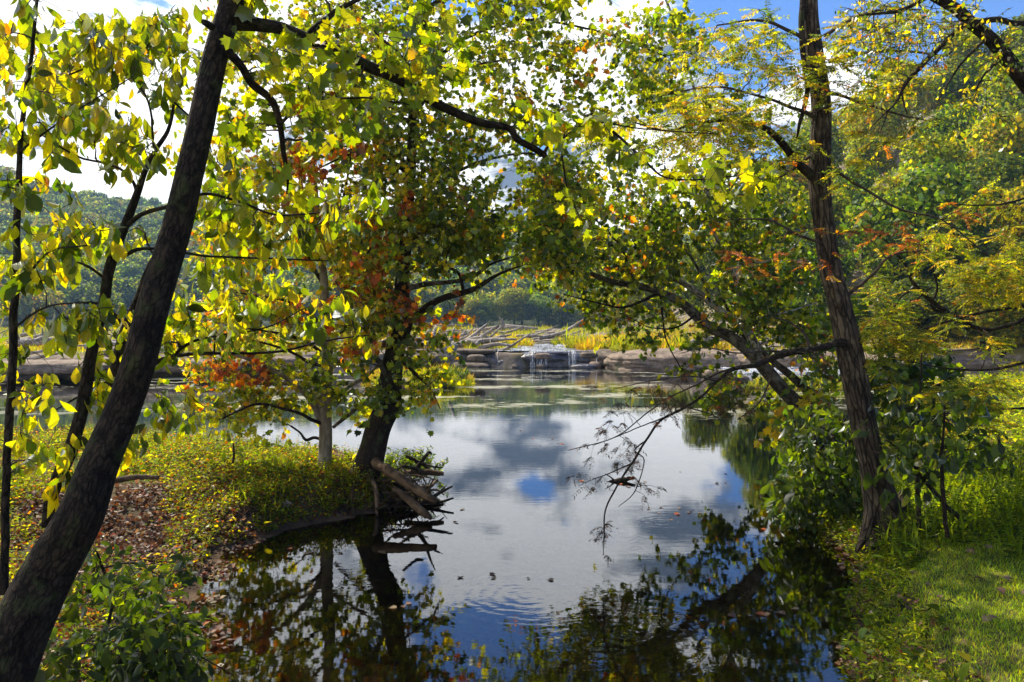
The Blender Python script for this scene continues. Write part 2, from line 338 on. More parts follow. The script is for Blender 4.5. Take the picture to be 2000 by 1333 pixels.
# ------------------------------------------------------------------ tree builder
class Tree:
    def __init__(s, name, base, label, cat, group=None):
        s.root = empty(name, base); s.base = np.array(base, float); tag(s.root, label, cat, group)
        s.nodes = []; s.rads = []; s.tw = MB(); s.leaves = []; s.tw_mat = B_TWIG
    def limb(s, pts, mat, name='limb', k=10, amp=0.12, ridge=0.0, sub=8, flare=0.0, skel=True):
        Q = catmull(limb_pts(pts) if len(pts[0]) == 4 and not isinstance(pts, np.ndarray) else pts, sub)
        Q[:, 3] = np.maximum(Q[:, 3], 0.0015)
        if flare: Q[:, 3] *= 1 + flare * np.exp(-np.arange(len(Q)) / (sub * 0.45))
        n = len(Q); seed = random.random() * 20
        if n > 8:
            w = Q[:, 3:4] * 0.55; j = np.stack([noise3(np.stack([np.cumsum(np.r_[0, np.linalg.norm(np.diff(Q[:, :3], axis=0), axis=1)]) / (Q[:, 3].mean() * 7) + seed, np.full(n, a), np.zeros(n)], -1)) - 0.5 for a in (1.5, 4.5, 8.5)], -1)
            j[0] = 0; Q[:, :3] += j * w * 1.6
        mb = MB(); tube(mb, Q[:, :3], Q[:, 3], k, amp, ridge, seed=seed)
        me = mb.mesh(name, s.base); o = link(name, me, mat, s.root)
        if skel: s.nodes += list(Q[2:, :3]); s.rads += list(Q[2:, 3])
        return o
    def clump(s, blobs, gap=0.45, gsc=0.011, seed=0):
        """blobs: (cx, cy, rx, ry, depth, spread, n) in photo pixels; returns cluster centres in space"""
        out = []
        for cx_, cy_, rx, ry, d, sp_, n in blobs:
            got = []; tries = 0
            while len(got) < n and tries < 40:
                tries += 1; m = n * 3
                a = rng.random(m) * 2 * np.pi; r = np.sqrt(rng.random(m)); x = cx_ + rx * r * np.cos(a); y = cy_ + ry * r * np.sin(a)
                ns = fbm2(x, y, gsc, 2, seed + 3.3); kx = ns > gap + 0.06 * (rng.random(m) - 0.5)
                for px, py in zip(x[kx], y[kx]):
                    if len(got) < n: got.append(P(px, py, d + rng.uniform(-sp_, sp_)))
            out += got
        return np.array(out)
    def grow(s, targets, tip=0.003, sag=0.08, wob=0.12, k=5, sub=5):
        if len(targets) == 0: return np.zeros((0, 3))
        nd = np.array(s.nodes); rd = np.array(s.rads); T = targets.copy(); dirs = np.zeros_like(T)
        d0 = np.min(((T[:, None] - nd[None]) ** 2).sum(-1), 1); order = np.argsort(d0)
        buf = np.zeros((len(nd) + len(T) * (sub + 1), 3)); rb = np.zeros(len(buf)); c = len(nd); buf[:c] = nd; rb[:c] = rd
        for i in order:
            t = T[i]; dd = np.linalg.norm(buf[:c] - t, axis=1); pen = dd + 1.2 * np.maximum(0, buf[:c, 2] - t[2]) * 0.25 - 2.0 * np.minimum(rb[:c], 0.02)
            j = int(np.argmin(pen)); a = buf[j]; L = dd[j]
            mid = (a + t) / 2 + np.array((0, 0, sag * L)) + rng.normal(0, wob * L, 3) * 0.6
            path = catmull(np.array([a, mid, t]), 4 if L > 0.15 else 3)[::1]
            path[1:-1] += rng.normal(0, 0.02 * L, path[1:-1].shape)
            r0 = min(rb[j] * 0.8, 0.0035 + 0.010 * L + tip)
            rr = np.linspace(r0, tip, len(path)); tube(s.tw, path, rr, k if r0 > 0.006 else 3, cap=False, seed=random.random() * 9)
            m = min(len(path) - 1, sub); buf[c:c + m] = path[1:m + 1]; rb[c:c + m] = rr[1:m + 1]; c += m
            dirs[i] = unit(t - mid)
        s.nodes = list(buf[:c]); s.rads = list(rb[:c]); return dirs
    def sprigs(s, C, D, per, spread, size, pal, T, droop=0.5, sizej=0.25, up=0.5, twigs=3, patch=None):
        """leaves round every cluster centre, on short twigs"""
        n = len(C)
        if n == 0: return
        m = n * per; ci = np.repeat(np.arange(n), per); grp = rng.integers(0, twigs, m)
        tdir = unit(np.repeat(D, twigs, 0) * 0.6 + rng.normal(size=(n * twigs, 3)) * (0.7, 0.7, 0.45)) ; tlen = spread * rng.uniform(0.5, 1.3, n * twigs)
        for q in range(n * twigs):
            a = C[q // twigs]; tube(s.tw, np.array([a, a + tdir[q] * tlen[q] * 0.5 + (0, 0, 0.04 * tlen[q]), a + tdir[q] * tlen[q]]), np.array([0.0028, 0.002, 0.001]) * (1 + size * 2), 3, cap=False)
        ti = ci * twigs + grp; f = rng.random(m) ** 0.7
        pos = C[ci] + tdir[ti] * (tlen[ti] * f)[:, None] + rng.normal(0, size * 0.35, (m, 3))
        h = unit(tdir[ti] * 0.5 + rdir(m) * (1, 1, 0.3)); a = np.clip(rng.normal(droop, 0.25, m), 0, 1)[:, None]
        d = unit(h * (1 - a) + np.array((0, 0, -1.0)) * a); nr = unit(rdir(m) + np.array((0, 0, up)))
        c, ix = pick(pal, m); sz = size * np.exp(rng.normal(0, sizej, m))
        # neighbouring leaves on one branch share their colour more often than not
        if pal not in ('rust', 'dead'):
            sh = pick(pal, n)[0][ci]; w = rng.random((m, 1)) < 0.45; c = np.where(w, sh * np.exp(rng.normal(0, 0.12, (m, 1))), c)
        s.leaves.append((pos, d, nr, sz, c, T))
    def finish(s, mat, parts=0, leafname='leaf', nvar=12, partmat=None):
        base = s.base
        if s.tw.n:
            o = link('twigs', s.tw.mesh('twigs', base), s.tw_mat, s.root); o['kind'] = 'stuff'
        mb = MB(); cand = []
        for gi, (pos, d, nr, sz, c, T) in enumerate(s.leaves):
            px, py, dep = project(pos); scr = np.where((px > -20) & (px < 2020) & (py > -20) & (py < 1353), sz / dep * FPX, 0)
            cand += [(scr[i], gi, i) for i in np.argsort(-scr)[:parts] if scr[i] > 9]
        cand.sort(reverse=True); cand = cand[:parts]; chosen = {}
        for _, gi, i in cand: chosen.setdefault(gi, []).append(i)
        for gi, (pos, d, nr, sz, c, T) in enumerate(s.leaves):
            ch = np.array(chosen.get(gi, []), int); keep = np.ones(len(pos), bool); keep[ch] = False
            scatter(mb, T, pos[keep] - base, d[keep], nr[keep], sz[keep], c[keep])
            if len(ch):
                cc = c[ch]; ref = cc[rng.choice(len(cc), min(nvar, len(cc)), replace=False)]
                mes = []
                for r_ in ref:
                    TV = T[0].copy(); TV[:, 2] *= rng.uniform(0.4, 1.8); TV[:, 0] *= rng.uniform(0.85, 1.15); TV[:, 2] += 0.10 * np.sin(TV[:, 1] * 4 + rng.uniform(0, 6)) * TV[:, 0]
                    me = make_mesh('leaf', TV, T[1], {'col': ('FLOAT_COLOR', rgba(np.tile(r_, (len(TV), 1)))), 'lc': ('FLOAT_VECTOR', TV)}); me.materials.append(partmat or mat); mes.append(me)
                y = unit(d[ch]); x = unit(np.cross(y, nr[ch])); z = np.cross(x, y)
                kk = np.argmin(((cc[:, None] - ref[None]) ** 2).sum(-1), 1)
                for q, i in enumerate(ch):
                    o = bpy.data.objects.new(leafname, mes[kk[q]]); COL.objects.link(o); o.parent = s.root
                    M = Matrix.Identity(4); S = sz[i]; p = pos[i] - base
                    for r_ in range(3): M[r_][0] = x[q, r_] * S; M[r_][1] = y[q, r_] * S; M[r_][2] = z[q, r_] * S; M[r_][3] = p[r_]
                    o.matrix_basis = M
        if mb.n:
            o = link('foliage', mb.mesh('foliage'), mat, s.root); o['kind'] = 'stuff'

# ------------------------------------------------------------------ ground
def sdist(x, y, poly):
    """positive inside"""
    poly = np.asarray(poly, float); p = np.stack([x, y], -1); best = np.full(x.shape, 1e9); ins = np.zeros(x.shape, bool)
    for i in range(len(poly)):
        a = poly[i]; b = poly[(i + 1) % len(poly)]; ab = b - a; t = np.clip(((p - a) @ ab) / (ab @ ab), 0, 1)
        best = np.minimum(best, np.linalg.norm(p - (a + t[..., None] * ab), axis=-1))
        c = ((a[1] > y) != (b[1] > y)) & (x < (b[0] - a[0]) * (y - a[1]) / (b[1] - a[1] + 1e-12) + a[0]); ins ^= c
    return np.where(ins, best, -best)
LEFT = [(-1.4, 2.6), (-1.9, 4.2), (-2.25, 5.45), (-2.5, 6.2), (-2.95, 7.2), (-3.1, 8.3), (-2.75, 9.1), (-2.2, 9.7), (-1.75, 10.1), (-1.45, 10.6), (-1.5, 11.3), (-2.0, 12.0), (-3.0, 12.9), (-4.6, 13.6), (-7, 14.4), (-11, 15.5), (-40, 17), (-40, -20), (-0.5, -20), (-0.8, 1)]
RIGHT = [(1.5, 2.6), (2.1, 4.2), (2.43, 5.45), (2.8, 6.4), (3.25, 7.3), (3.7, 8.3), (3.75, 9.4), (4.3, 10.6), (5.2, 12.2), (6.6, 14.2), (9, 16.6), (11.5, 20), (12.5, 25), (16, 27.5), (60, 29), (60, -20), (0.5, -20), (0.8, 1)]
NEAR = [(-40, -20), (40, -20), (40, 2.0), (2, 2.4), (-2, 2.4), (-40, 2.0)]
ISLET = [(-4.6, 28.6), (-3.6, 27.6), (-2.2, 27.9), (-1.7, 30.0), (-2.0, 31.8), (-4.5, 32.2), (-6.2, 31)]
ISLET2 = [(8.6, 28), (10.5, 26.4), (12.6, 27.2), (12.4, 29.4), (9.6, 30)]
YF = (np.array([-200, -60, -40, -21, -12, -6.5, -4.8, 5, 6, 12, 16, 30, 60, 200]), np.array([24, 26, 30, 32.5, 33, 34.5, 39, 39, 37, 36.5, 34.5, 32, 30, 28]))
HILLPX = (np.array([-900, 0, 60, 130, 220, 320, 500, 700, 900, 1000, 1150, 1300, 1500, 1700, 2400]), np.array([300, 318, 345, 380, 405, 415, 418, 428, 448, 458, 468, 480, 490, 490, 480]))
SLOPEPX = (np.array([900, 1100, 1200, 1300, 1450, 1560, 1640, 1760, 1860, 2000, 2400]), np.array([640, 628, 615, 580, 490, 400, 355, 312, 285, 250, 220]))
UP = 0.78
def height(x, y):
    x = np.asarray(x, float); y = np.asarray(y, float)
    n = fbm2(x, y, 0.9, 4, 2.2) - 0.5; nf = fbm2(x, y, 4.0, 3, 6.1) - 0.5; nb = fbm2(x, y, 0.12, 4, 9.1) - 0.5
    wx = x + n * 0.5; wy = y + nf * 0.35
    L = sdist(wx, wy, LEFT); R = sdist(wx, wy, RIGHT); Nn = sdist(wx, wy, NEAR)
    bed = -0.30 + 0.10 * n - 0.02 * np.clip(y, 0, 15)
    hl = np.where(L > 0, 0.36 * smooth(0, 0.55, L) * (0.35 + 0.65 * smooth(8.2, 9.6, y)) + 0.04 * smooth(0.3, 3, L) + 0.25 * smooth(5, 2, y) * smooth(0, 1.2, L), np.maximum(L * 0.55, -9)) + (n * 0.10 + nf * 0.04)
    hr = np.where(R > 0, 0.30 * smooth(0, 0.7, R) + 0.06 * np.minimum(R, 6), np.maximum(R * 0.6, -9)) + n * 0.05 + nf * 0.015
    hn = np.where(Nn > 0, 0.5 * smooth(0, 1, Nn) + 0.3 * smooth(1, 3, Nn), Nn)
    i1 = sdist(x + n, y + n, ISLET); i2 = sdist(x + n, y + n, ISLET2)
    hi = np.where(i1 > 0, 0.28 * smooth(0, 0.5, i1), i1) + nf * 0.08; hi2 = np.where(i2 > 0, 0.10 * smooth(0, 0.5, i2), i2) + nf * 0.05
    h = np.maximum.reduce([bed, hl, hr, hn, hi, hi2])
    # upstream rock shelf behind the ledge
    f = y - np.interp(x, *YF) + n * 0.8 + (fbm2(x, y * 0, 0.33, 3, 5.0) - 0.5) * 5.0 - 0.8; chan = np.exp(-((x - 1.0 - 0.08 * (y - 39)) / 2.4) ** 2) * smooth(70, 40, y)
    shelf = UP + 0.05 + 0.30 * nb * smooth(0, 4, f) + 0.16 * n + 0.05 * nf - 0.16 * chan - 0.7 * smooth(105, 125, y)
    h = np.where(f > 0, np.maximum(h, shelf * smooth(0, 1.1, f) - 0.5 * (1 - smooth(0, 1.1, f))), h)
    # far bank and wooded ridge
    px = 1000 + FPX * x / np.maximum(y, 30); top = np.interp(px, *HILLPX)
    ridge = CAM_H + (HOR - top) / FPX * 520 - 5
    hh = UP - 0.5 + 1.5 * smooth(200, 215, y) + np.maximum(ridge, 5) * smooth(205, 520, y) ** 0.9 * (0.9 + 0.35 * (fbm2(x, y, 0.012, 4, 3.0) - 0.5)) + 2 * nb * smooth(210, 300, y)
    h = np.where(y > 190, np.maximum(h, hh), h)
    # right-hand wooded slope
    s_top = np.interp(px, *SLOPEPX); ridge2 = CAM_H + (HOR - s_top) / FPX * 105 - 2.5
    sl = np.maximum(ridge2, 0) * smooth(42, 105, y) * smooth(8, 30, x) + nb * 2 * smooth(45, 60, y)
    h = np.where((y > 40) & (x > 8), h + np.maximum(sl, 0) * smooth(1100, 1300, px), h)
    # valley side on the near right
    h = h + smooth(16, 60, x) * smooth(10, 30, y) * smooth(400, 100, y) * 6
    return h
def spaced(segs):
    out = []
    for a, b, s_ in segs: out.append(np.arange(a, b, s_))
    return np.concatenate(out + [[segs[-1][1]]])
gx = spaced([(-690, -300, 60), (-300, -100, 10), (-100, -30, 2.5), (-30, -12, 0.6), (-12, -5, 0.15), (-5, 6, 0.07), (6, 12, 0.15), (12, 30, 0.5), (30, 100, 2.5), (100, 300, 10), (300, 691, 60)])
gy = spaced([(-20, 0, 2), (0, 3, 0.3), (3, 13, 0.07), (13, 18, 0.15), (18, 30, 0.4), (30, 45, 0.15), (45, 70, 0.6), (70, 130, 2), (130, 600, 8), (600, 700, 20)])
X, Y = np.meshgrid(gx, gy, indexing='xy'); Z = height(X, Y)
nx, ny = len(gx), len(gy); ii = (np.arange(ny - 1)[:, None] * nx + np.arange(nx - 1)[None]).ravel()
GF = np.stack([ii, ii + 1, ii + nx + 1, ii + nx], -1)
k = N('ground'); pos = k.n('ShaderNodeNewGeometry').outputs['Position']; sx = k.n('ShaderNodeSeparateXYZ'); k.l(pos, sx.inputs[0])
bedc = k.mix(k.mr(k.noise(pos, 1.6, 5, 0.6), 0.38, 0.62), (0.10, 0.058, 0.016), (0.28, 0.17, 0.05))
bedc = k.mix(k.mr(k.noise(pos, 7.0, 4), 0.55, 0.68, 0, 0.7), bedc, (0.06, 0.035, 0.014))
soil = k.mix(k.mr(k.noise(pos, 3.0, 6), 0.35, 0.65), (0.05, 0.032, 0.020), (0.13, 0.085, 0.05))
turf = k.mix(k.mr(k.noise(pos, 2.2, 5), 0.4, 0.65), (0.035, 0.055, 0.012), (0.09, 0.11, 0.02))
rockc = k.mix(k.mr(k.noise(pos, 1.2, 7, 0.65), 0.35, 0.65), (0.12, 0.095, 0.075), (0.33, 0.27, 0.21))
c = k.mix(k.mr(sx.outputs[2], -0.10, -0.01), bedc, soil)
c = k.mix(k.ma('MULTIPLY', k.mr(sx.outputs[2], 0.22, 0.42), k.mr(k.noise(pos, 0.8, 4), 0.35, 0.55)), c, turf)
c = k.mix(k.ma('MULTIPLY', k.mr(sx.outputs[1], 30.5, 31.5), k.mr(sx.outputs[1], 130, 110)), c, k.mix(k.mr(k.noise(pos, 0.35, 5), 0.50, 0.60), rockc, (0.16, 0.13, 0.03)))
c = k.mix(k.mr(sx.outputs[1], 185, 195), c, (0.03, 0.04, 0.012))
k.pri(c, 0.9, k.bump(k.noise(pos, 22, 6, 0.7), 0.8, 0.03), 0.15)
ground = link('ground', make_mesh('ground', np.stack([X.ravel(), Y.ravel(), Z.ravel()], -1), [GF]), k.m); tag(ground, 'muddy river banks, rock shelf and stony river bed', kind='structure')

# ------------------------------------------------------------------ water
def water_mat(name, foam=True, tint=(0.74, 0.60, 0.36), bs=1.0):
    k = N(name); pos = k.n('ShaderNodeNewGeometry').outputs['Position']; sx = k.n('ShaderNodeSeparateXYZ'); k.l(pos, sx.inputs[0])
    # wind ripples in patches, rings from touches on the surface, running water below the ledge
    n_a = k.noise(k.vm('MULTIPLY', pos, (1.0, 2.6, 1)), 3.2, 3, 0.5, 0.3); n_b = k.noise(k.vm('MULTIPLY', pos, (1.0, 1.9, 1)), 13.0, 3, 0.55)
    patch = k.mr(k.noise(pos, 0.35, 3), 0.40, 0.62, 0.25, 1.0)
    fl = k.mr(sx.outputs[1], 20, 36, 0.0, 3.5)
    h = k.ma('ADD', k.ma('MULTIPLY', n_a, 0.55), k.ma('MULTIPLY', n_b, k.ma('MULTIPLY', patch, 0.20)))
    h = k.ma('MULTIPLY', h, k.ma('ADD', 0.8, fl))
    for (cx_, cy_, fq, rad_, st_) in ((0.15, 7.1, 46.0, 1.5, 0.055), (1.25, 8.9, 60.0, 0.55, 0.05), (0.9, 6.2, 40.0, 1.3, 0.06), (-1.5, 7.6, 50.0, 0.8, 0.05), (2.3, 13.0, 40.0, 1.0, 0.06), (1.9, 9.6, 60, .6, .04)):
        dv = k.n('ShaderNodeVectorMath', operation='DISTANCE'); k.l(pos, dv.inputs[0]); dv.inputs[1].default_value = (cx_, cy_, 0)
        r_ = k.ma('ADD', dv.outputs['Value'], k.ma('MULTIPLY', n_a, 0.22)); w = k.ma('MULTIPLY', k.ma('SINE', k.ma('MULTIPLY', r_, fq)), k.mr(r_, rad_, rad_ * 0.35, 0, st_ * 2.6))
        h = k.ma('ADD', h, w)
    b = k.bump(h, 1.0, 0.0010 * bs)
    gl = k.n('ShaderNodeBsdfGlossy'); gl.inputs['Roughness'].default_value = 0.015; gl.inputs[0].default_value = (0.97, 0.98, 1, 1); k.l(b, gl.inputs['Normal'])
    tr = k.n('ShaderNodeBsdfTransparent'); k.l(k.mix(k.mr(sx.outputs[1], 6.0, 10.5), tint, tuple(q * 0.35 for q in tint)), tr.inputs[0])
    fr = k.n('ShaderNodeFresnel'); fr.inputs[0].default_value = 1.72; k.l(b, fr.inputs['Normal'])
    m = k.n('ShaderNodeMixShader'); k.l(k.mr(fr.outputs[0], 0, 1, 0.02, 1.0, False), m.inputs[0]); k.l(tr.outputs[0], m.inputs[1]); k.l(gl.outputs[0], m.inputs[2]); sh = m.outputs[0]
    if foam:
        # drifting scum and duckweed below the falls
        v = k.vm('MULTIPLY', pos, (0.35, 1.0, 1)); big_ = k.noise(v, 0.55, 5, 0.6, 0.6); fine = k.noise(k.vm('MULTIPLY', pos, (0.5, 1.3, 1)), 5.0, 5, 0.7)
        zone = k.ma('MULTIPLY', k.mr(sx.outputs[1], 17, 23), k.mr(sx.outputs[1], 38.6, 36))
        q = k.ma('ADD', big_, k.ma('MULTIPLY', k.ma('SUBTRACT', fine, 0.5), 0.55)); f = k.ma('MULTIPLY', k.mr(q, 0.565, 0.60), zone)
        fl2 = k.ma('MULTIPLY', k.mr(k.noise(pos, 9, 4, 0.7), 0.72, 0.75), k.mr(sx.outputs[1], 5, 16, 0.25, 0.9))
        f = k.ma('MAXIMUM', k.ma('MULTIPLY', f, 0.75), k.ma('MULTIPLY', fl2, 0.5))
        df = k.n('ShaderNodeBsdfDiffuse'); k.l(k.mix(k.noise(pos, 2.0, 4), (0.30, 0.31, 0.20), (0.50, 0.47, 0.38)), df.inputs[0])
        m2 = k.n('ShaderNodeMixShader'); k.l(f, m2.inputs[0]); k.l(sh, m2.inputs[1]); k.l(df.outputs[0], m2.inputs[2]); sh = m2.outputs[0]
    k.l(sh, k.out.inputs[0]); return k.m
def sheet(name, x0, x1, y0, y1, z, mat):
    o = link(name, make_mesh(name, np.array([(x0, y0, z), (x1, y0, z), (x1, y1, z), (x0, y1, z)], float), [np.array([(0, 1, 2, 3)])], smooth_=False), mat); o['kind'] = 'structure'; return o
sheet('pool_water', -80, 80, -2, 42, 0.0, water_mat('pool_water'))
sheet('river_water', -500, 500, 40.1, 260, UP, water_mat('river_water', False, (0.35, 0.35, 0.3), 1.6))
# shallow-water veil and falls over the ledge are built with the ledge below

# ------------------------------------------------------------------ rocks
def rockmat(name, a, b, wet=0.0):
    k = N(name); pos = k.n('ShaderNodeNewGeometry').outputs['Position']
    st = k.noise(k.vm('MULTIPLY', pos, (0.6, 0.6, 5.0)), 2.0, 5, 0.6); n_ = k.noise(pos, 3.0, 8, 0.7)
    c = k.mix(k.mr(n_, 0.35, 0.65), a, b); c = k.mix(k.mr(st, 0.52, 0.62, 0, 0.6), c, (0.06, 0.045, 0.035))
    c = k.mix(k.mr(k.noise(pos, 1.3, 4), 0.6, 0.68, 0, 0.6), c, (0.07, 0.09, 0.03))
    k.pri(c, 0.25 if wet else 0.85, k.bump(k.ma('ADD', n_, st), 1.0, 0.06), 0.6 if wet else 0.2); return k.m
R_DRY = rockmat('rock_dry', (0.17, 0.125, 0.09), (0.34, 0.26, 0.19)); R_DARK = rockmat('rock_dark', (0.09, 0.07, 0.05), (0.25, 0.195, 0.14)); R_WET = rockmat('rock_wet', (0.05, 0.045, 0.045), (0.13, 0.12, 0.12), 1)
def rock(name, c, s_, mat, seed, label, group=None, power=4.0, n=26, rough=0.16, rot=0.0, cat='rock'):
    u = np.linspace(-1, 1, n); A, B = np.meshgrid(u, u); V = []; F = []; off = 0
    for ax in range(3):
        for sg in (-1, 1):
            p = np.zeros((n, n, 3)); p[..., ax] = sg; p[..., (ax + 1) % 3] = A; p[..., (ax + 2) % 3] = B
            V.append(p.reshape(-1, 3)); i = (np.arange(n - 1)[:, None] * n + np.arange(n - 1)[None]).ravel() + off
            f = np.stack([i, i + 1, i + n + 1, i + n], -1); F.append(f if sg > 0 else f[:, ::-1]); off += n * n
    V = np.vstack(V); V = V / (np.abs(V) ** power).sum(1, keepdims=True) ** (1 / power)
    Wd = V * s_; d = fbm(Wd * 1.1 + seed * 7.7, 4) - 0.5; d2 = fbm(Wd * (0.4, 0.4, 4) + seed * 3.1, 3) - 0.5
    Wd = Wd * (1 + rough * 2 * d[:, None] * (1, 1, 0.8) + 0.14 * d2[:, None] * (1, 1, 0))
    cr, sr = math.cos(rot), math.sin(rot); Wd = np.stack([Wd[:, 0] * cr - Wd[:, 1] * sr, Wd[:, 0] * sr + Wd[:, 1] * cr, Wd[:, 2]], -1)
    o = link(name, make_mesh(name, Wd, F), mat, loc=c); tag(o, label, cat, group); return o
rock('rock_ledge', (-3.5, 40.2, 0.32), (1.4, 1.5, 0.50), R_DARK, 1, 'rounded dark ledge block left of the waterfall', power=2.8, rough=0.3, rot=0.15)
rock('rock_ledge', (-1.0, 40.7, 0.22), (1.7, 1.5, 0.50), R_WET, 2, 'wet ledge block with one thin thread of falling water', power=3.2, n=30, rough=0.26, rot=-0.1)
rock('rock_ledge', (2.1, 40.4, 0.27), (1.9, 1.35, 0.50), R_WET, 23, 'wet ledge block under the main white strands of the waterfall', power=3.4, n=30, rough=0.22, rot=0.08)
rock('rock_ledge', (4.9, 40.6, 0.30), (1.4, 1.4, 0.52), R_DARK, 3, 'dark mossy ledge block between waterfall and tan boulder', power=3, rough=0.3)
rock('ledge_cap', (2.0, 39.9, 0.70), (1.1, 0.7, 0.10), R_WET, 24, 'thin overhanging slab in the lip of the waterfall', power=4, n=16, rot=0.1)
rock('ledge_cap', (-2.0, 40.0, 0.78), (1.2, 0.8, 0.12), R_DARK, 25, 'thin dry slab in the lip left of the waterfall', power=4, n=16, rot=-0.2)
rock('rock_ledge', (-2.1, 38.9, 0.02), (0.9, 0.6, 0.22), R_DARK, 61, 'low dark slab awash in front of the ledge left of the falls', power=3, n=18)
rock('rock_ledge', (3.6, 38.8, 0.0), (0.7, 0.5, 0.20), R_WET, 62, 'small wet slab awash under the right-hand strand of the falls', power=3, n=18)
rock('boulder', (8.4, 38.3, 0.25), (3.6, 2.2, 0.75), R_DRY, 4, 'broad low tan boulder at the water edge right of the waterfall', power=2.6, n=34, rough=0.12)
rock('boulder', (13.6, 38.0, 0.35), (3.2, 2.0, 0.6), R_DRY, 5, 'flat tan rock slab beyond the leaning white sycamore', power=3)
rock('boulder', (19.5, 35.5, 0.35), (4.0, 2.0, 0.5), R_DRY, 6, 'flat grey slab on the far right shore behind the furrowed trunk', power=3.5)
rock('rock', (-3.9, 28.2, 0.05), (0.9, 0.6, 0.28), R_DRY, 7, 'small grey rock on the near edge of the grassy islet', power=3)
rock('rock_ledge', (-6.6, 38.6, 0.30), (2.1, 1.6, 0.45), R_DARK, 8, 'low dark slab behind the grassy islet, left of the ledges', power=5)
for i, (px, py, w, hh, lab) in enumerate([(350, 712, 3.4, 0.3, 'long flat rock shelf seen just right of the leaning trunk'), (220, 700, 2.6, 0.35, 'flat grey rock slab across the pool behind the leaning trunk'), (520, 706, 2.4, 0.35, 'low rock slab across the pool behind the pale-barked tree'), (90, 716, 3.0, 0.3, 'flat shore rock at the far left beyond the saplings'), (660, 700, 2.2, 0.4, 'dark rock slab on the far shore between the two waterside trees')]):
    q = G(px, py, 0.5); rock('rock', (q[0], q[1], 0.45), (w, 1.3, hh), R_DRY if i != 4 else R_DARK, 11 + i, lab, power=4, n=20)
for i, (px, py, w) in enumerate([(1240, 712, 0.5), (1400, 733, 0.6), (1440, 742, 0.45), (1520, 745, 0.6), (1730, 742, 0.8), (1800, 748, 0.7), (1880, 750, 0.9), (1960, 752, 0.7), (930, 700, 0.4), (1060, 696, 0.35), (1150, 694, 0.4)]):
    q = G(px, py, 0.1 if i < 8 else 0.78); rock('rock', tuple(q), (w, w * 0.8, w * 0.4), R_DRY if i % 2 else R_DARK, 31 + i, 'small loose rock lying by the water along the ledge', 'small rocks along the ledge', power=3, n=12)
for i, (x_, y_, z_, w_) in enumerate(((-4.9, 39.3, .10, .55), (-4.2, 38.7, .02, .38), (-2.9, 38.9, .04, .42), (-1.5, 39.2, .05, .35), (0.1, 39.0, .0, .30), (1.5, 38.9, .0, .33), (4.2, 39.1, .06, .45), (5.2, 38.6, .04, .50), (5.9, 39.4, .20, .55), (-5.6, 39.8, .25, .6))):
    rock('rock', (x_, y_, z_), (w_, w_ * .75, w_ * .55), R_DARK if i % 3 else R_DRY, 71 + i, 'broken dark rock at the foot of the ledge, half in the pool', 'broken rocks at the foot of the ledge', power=2.6, n=14, rough=.35, rot=i * 1.3)
# falls
k = N('white_water'); pos = k.n('ShaderNodeNewGeometry').outputs['Position']; st = k.noise(k.vm('MULTIPLY', pos, (9, 9, 0.8)), 4.0, 3)
df = k.n('ShaderNodeBsdfPrincipled'); df.inputs['Base Color'].default_value = (0.75, 0.78, 0.8, 1); df.inputs['Roughness'].default_value = 0.25
tr = k.n('ShaderNodeBsdfTransparent'); mx = k.n('ShaderNodeMixShader'); k.l(k.mr(st, 0.40, 0.62), mx.inputs[0]); k.l(tr.outputs[0], mx.inputs[1]); k.l(df.outputs[0], mx.inputs[2]); k.l(mx.outputs[0], k.out.inputs[0]); M_WHITE = k.m
mbf = MB()
for x0, x1, dn in ((-0.75, -0.68, 3), (0.9, 1.8, 22), (2.8, 3.3, 12), (4.2, 4.35, 2)):
    for _ in range(dn):
        x = random.uniform(x0, x1); w = random.uniform(0.008, 0.03); y0 = 39.35 + random.uniform(-0.15, 0.25)
        pts = [(y0 + 0.7, 0.84), (y0 + 0.1, 0.80), (y0 - 0.16, 0.62), (y0 - 0.28, 0.3), (y0 - 0.33 - random.uniform(0, .1), -0.02)]
        V = []; 
        for j, (yy, z) in enumerate(pts):
            ww = w * (1 + 0.4 * j) * 0.5; xx = x + random.uniform(-0.02, 0.02); V += [(xx - ww, yy, z), (xx, yy - 0.05, z), (xx + ww, yy, z)]
        F = [(3 * j + a, 3 * j + a + 1, 3 * j + a + 4, 3 * j + a + 3) for j in range(4) for a in (0, 1)]
        mbf.add(np.array(V), [np.array(F)])
for _ in range(150):  # white ribbons lying on the upper channel, painted highlights on the water
    x = random.uniform(-1.2, 4.4); y = random.uniform(39.6, 50); x += 0.08 * (y - 40); L_ = random.uniform(0.15, 0.8); w = random.uniform(0.02, 0.06); z = UP + 0.012; V = []
    for j in range(5):
        t = j / 4; ww = w * math.sin(math.pi * (0.1 + 0.8 * t)); V += [(x + L_ * (t - .5), y - ww, z), (x + L_ * (t - .5), y, z + 0.03), (x + L_ * (t - .5), y + ww, z)]
    mbf.add(np.array(V), [np.array([(3 * j + a, 3 * j + a + 1, 3 * j + a + 4, 3 * j + a + 3) for j in range(4) for a in (0, 1)])])
o = link('waterfall', mbf.mesh('waterfall'), M_WHITE); tag(o, 'thin white strands of water falling over the wet ledge, white highlights painted on the channel above', kind='structure')
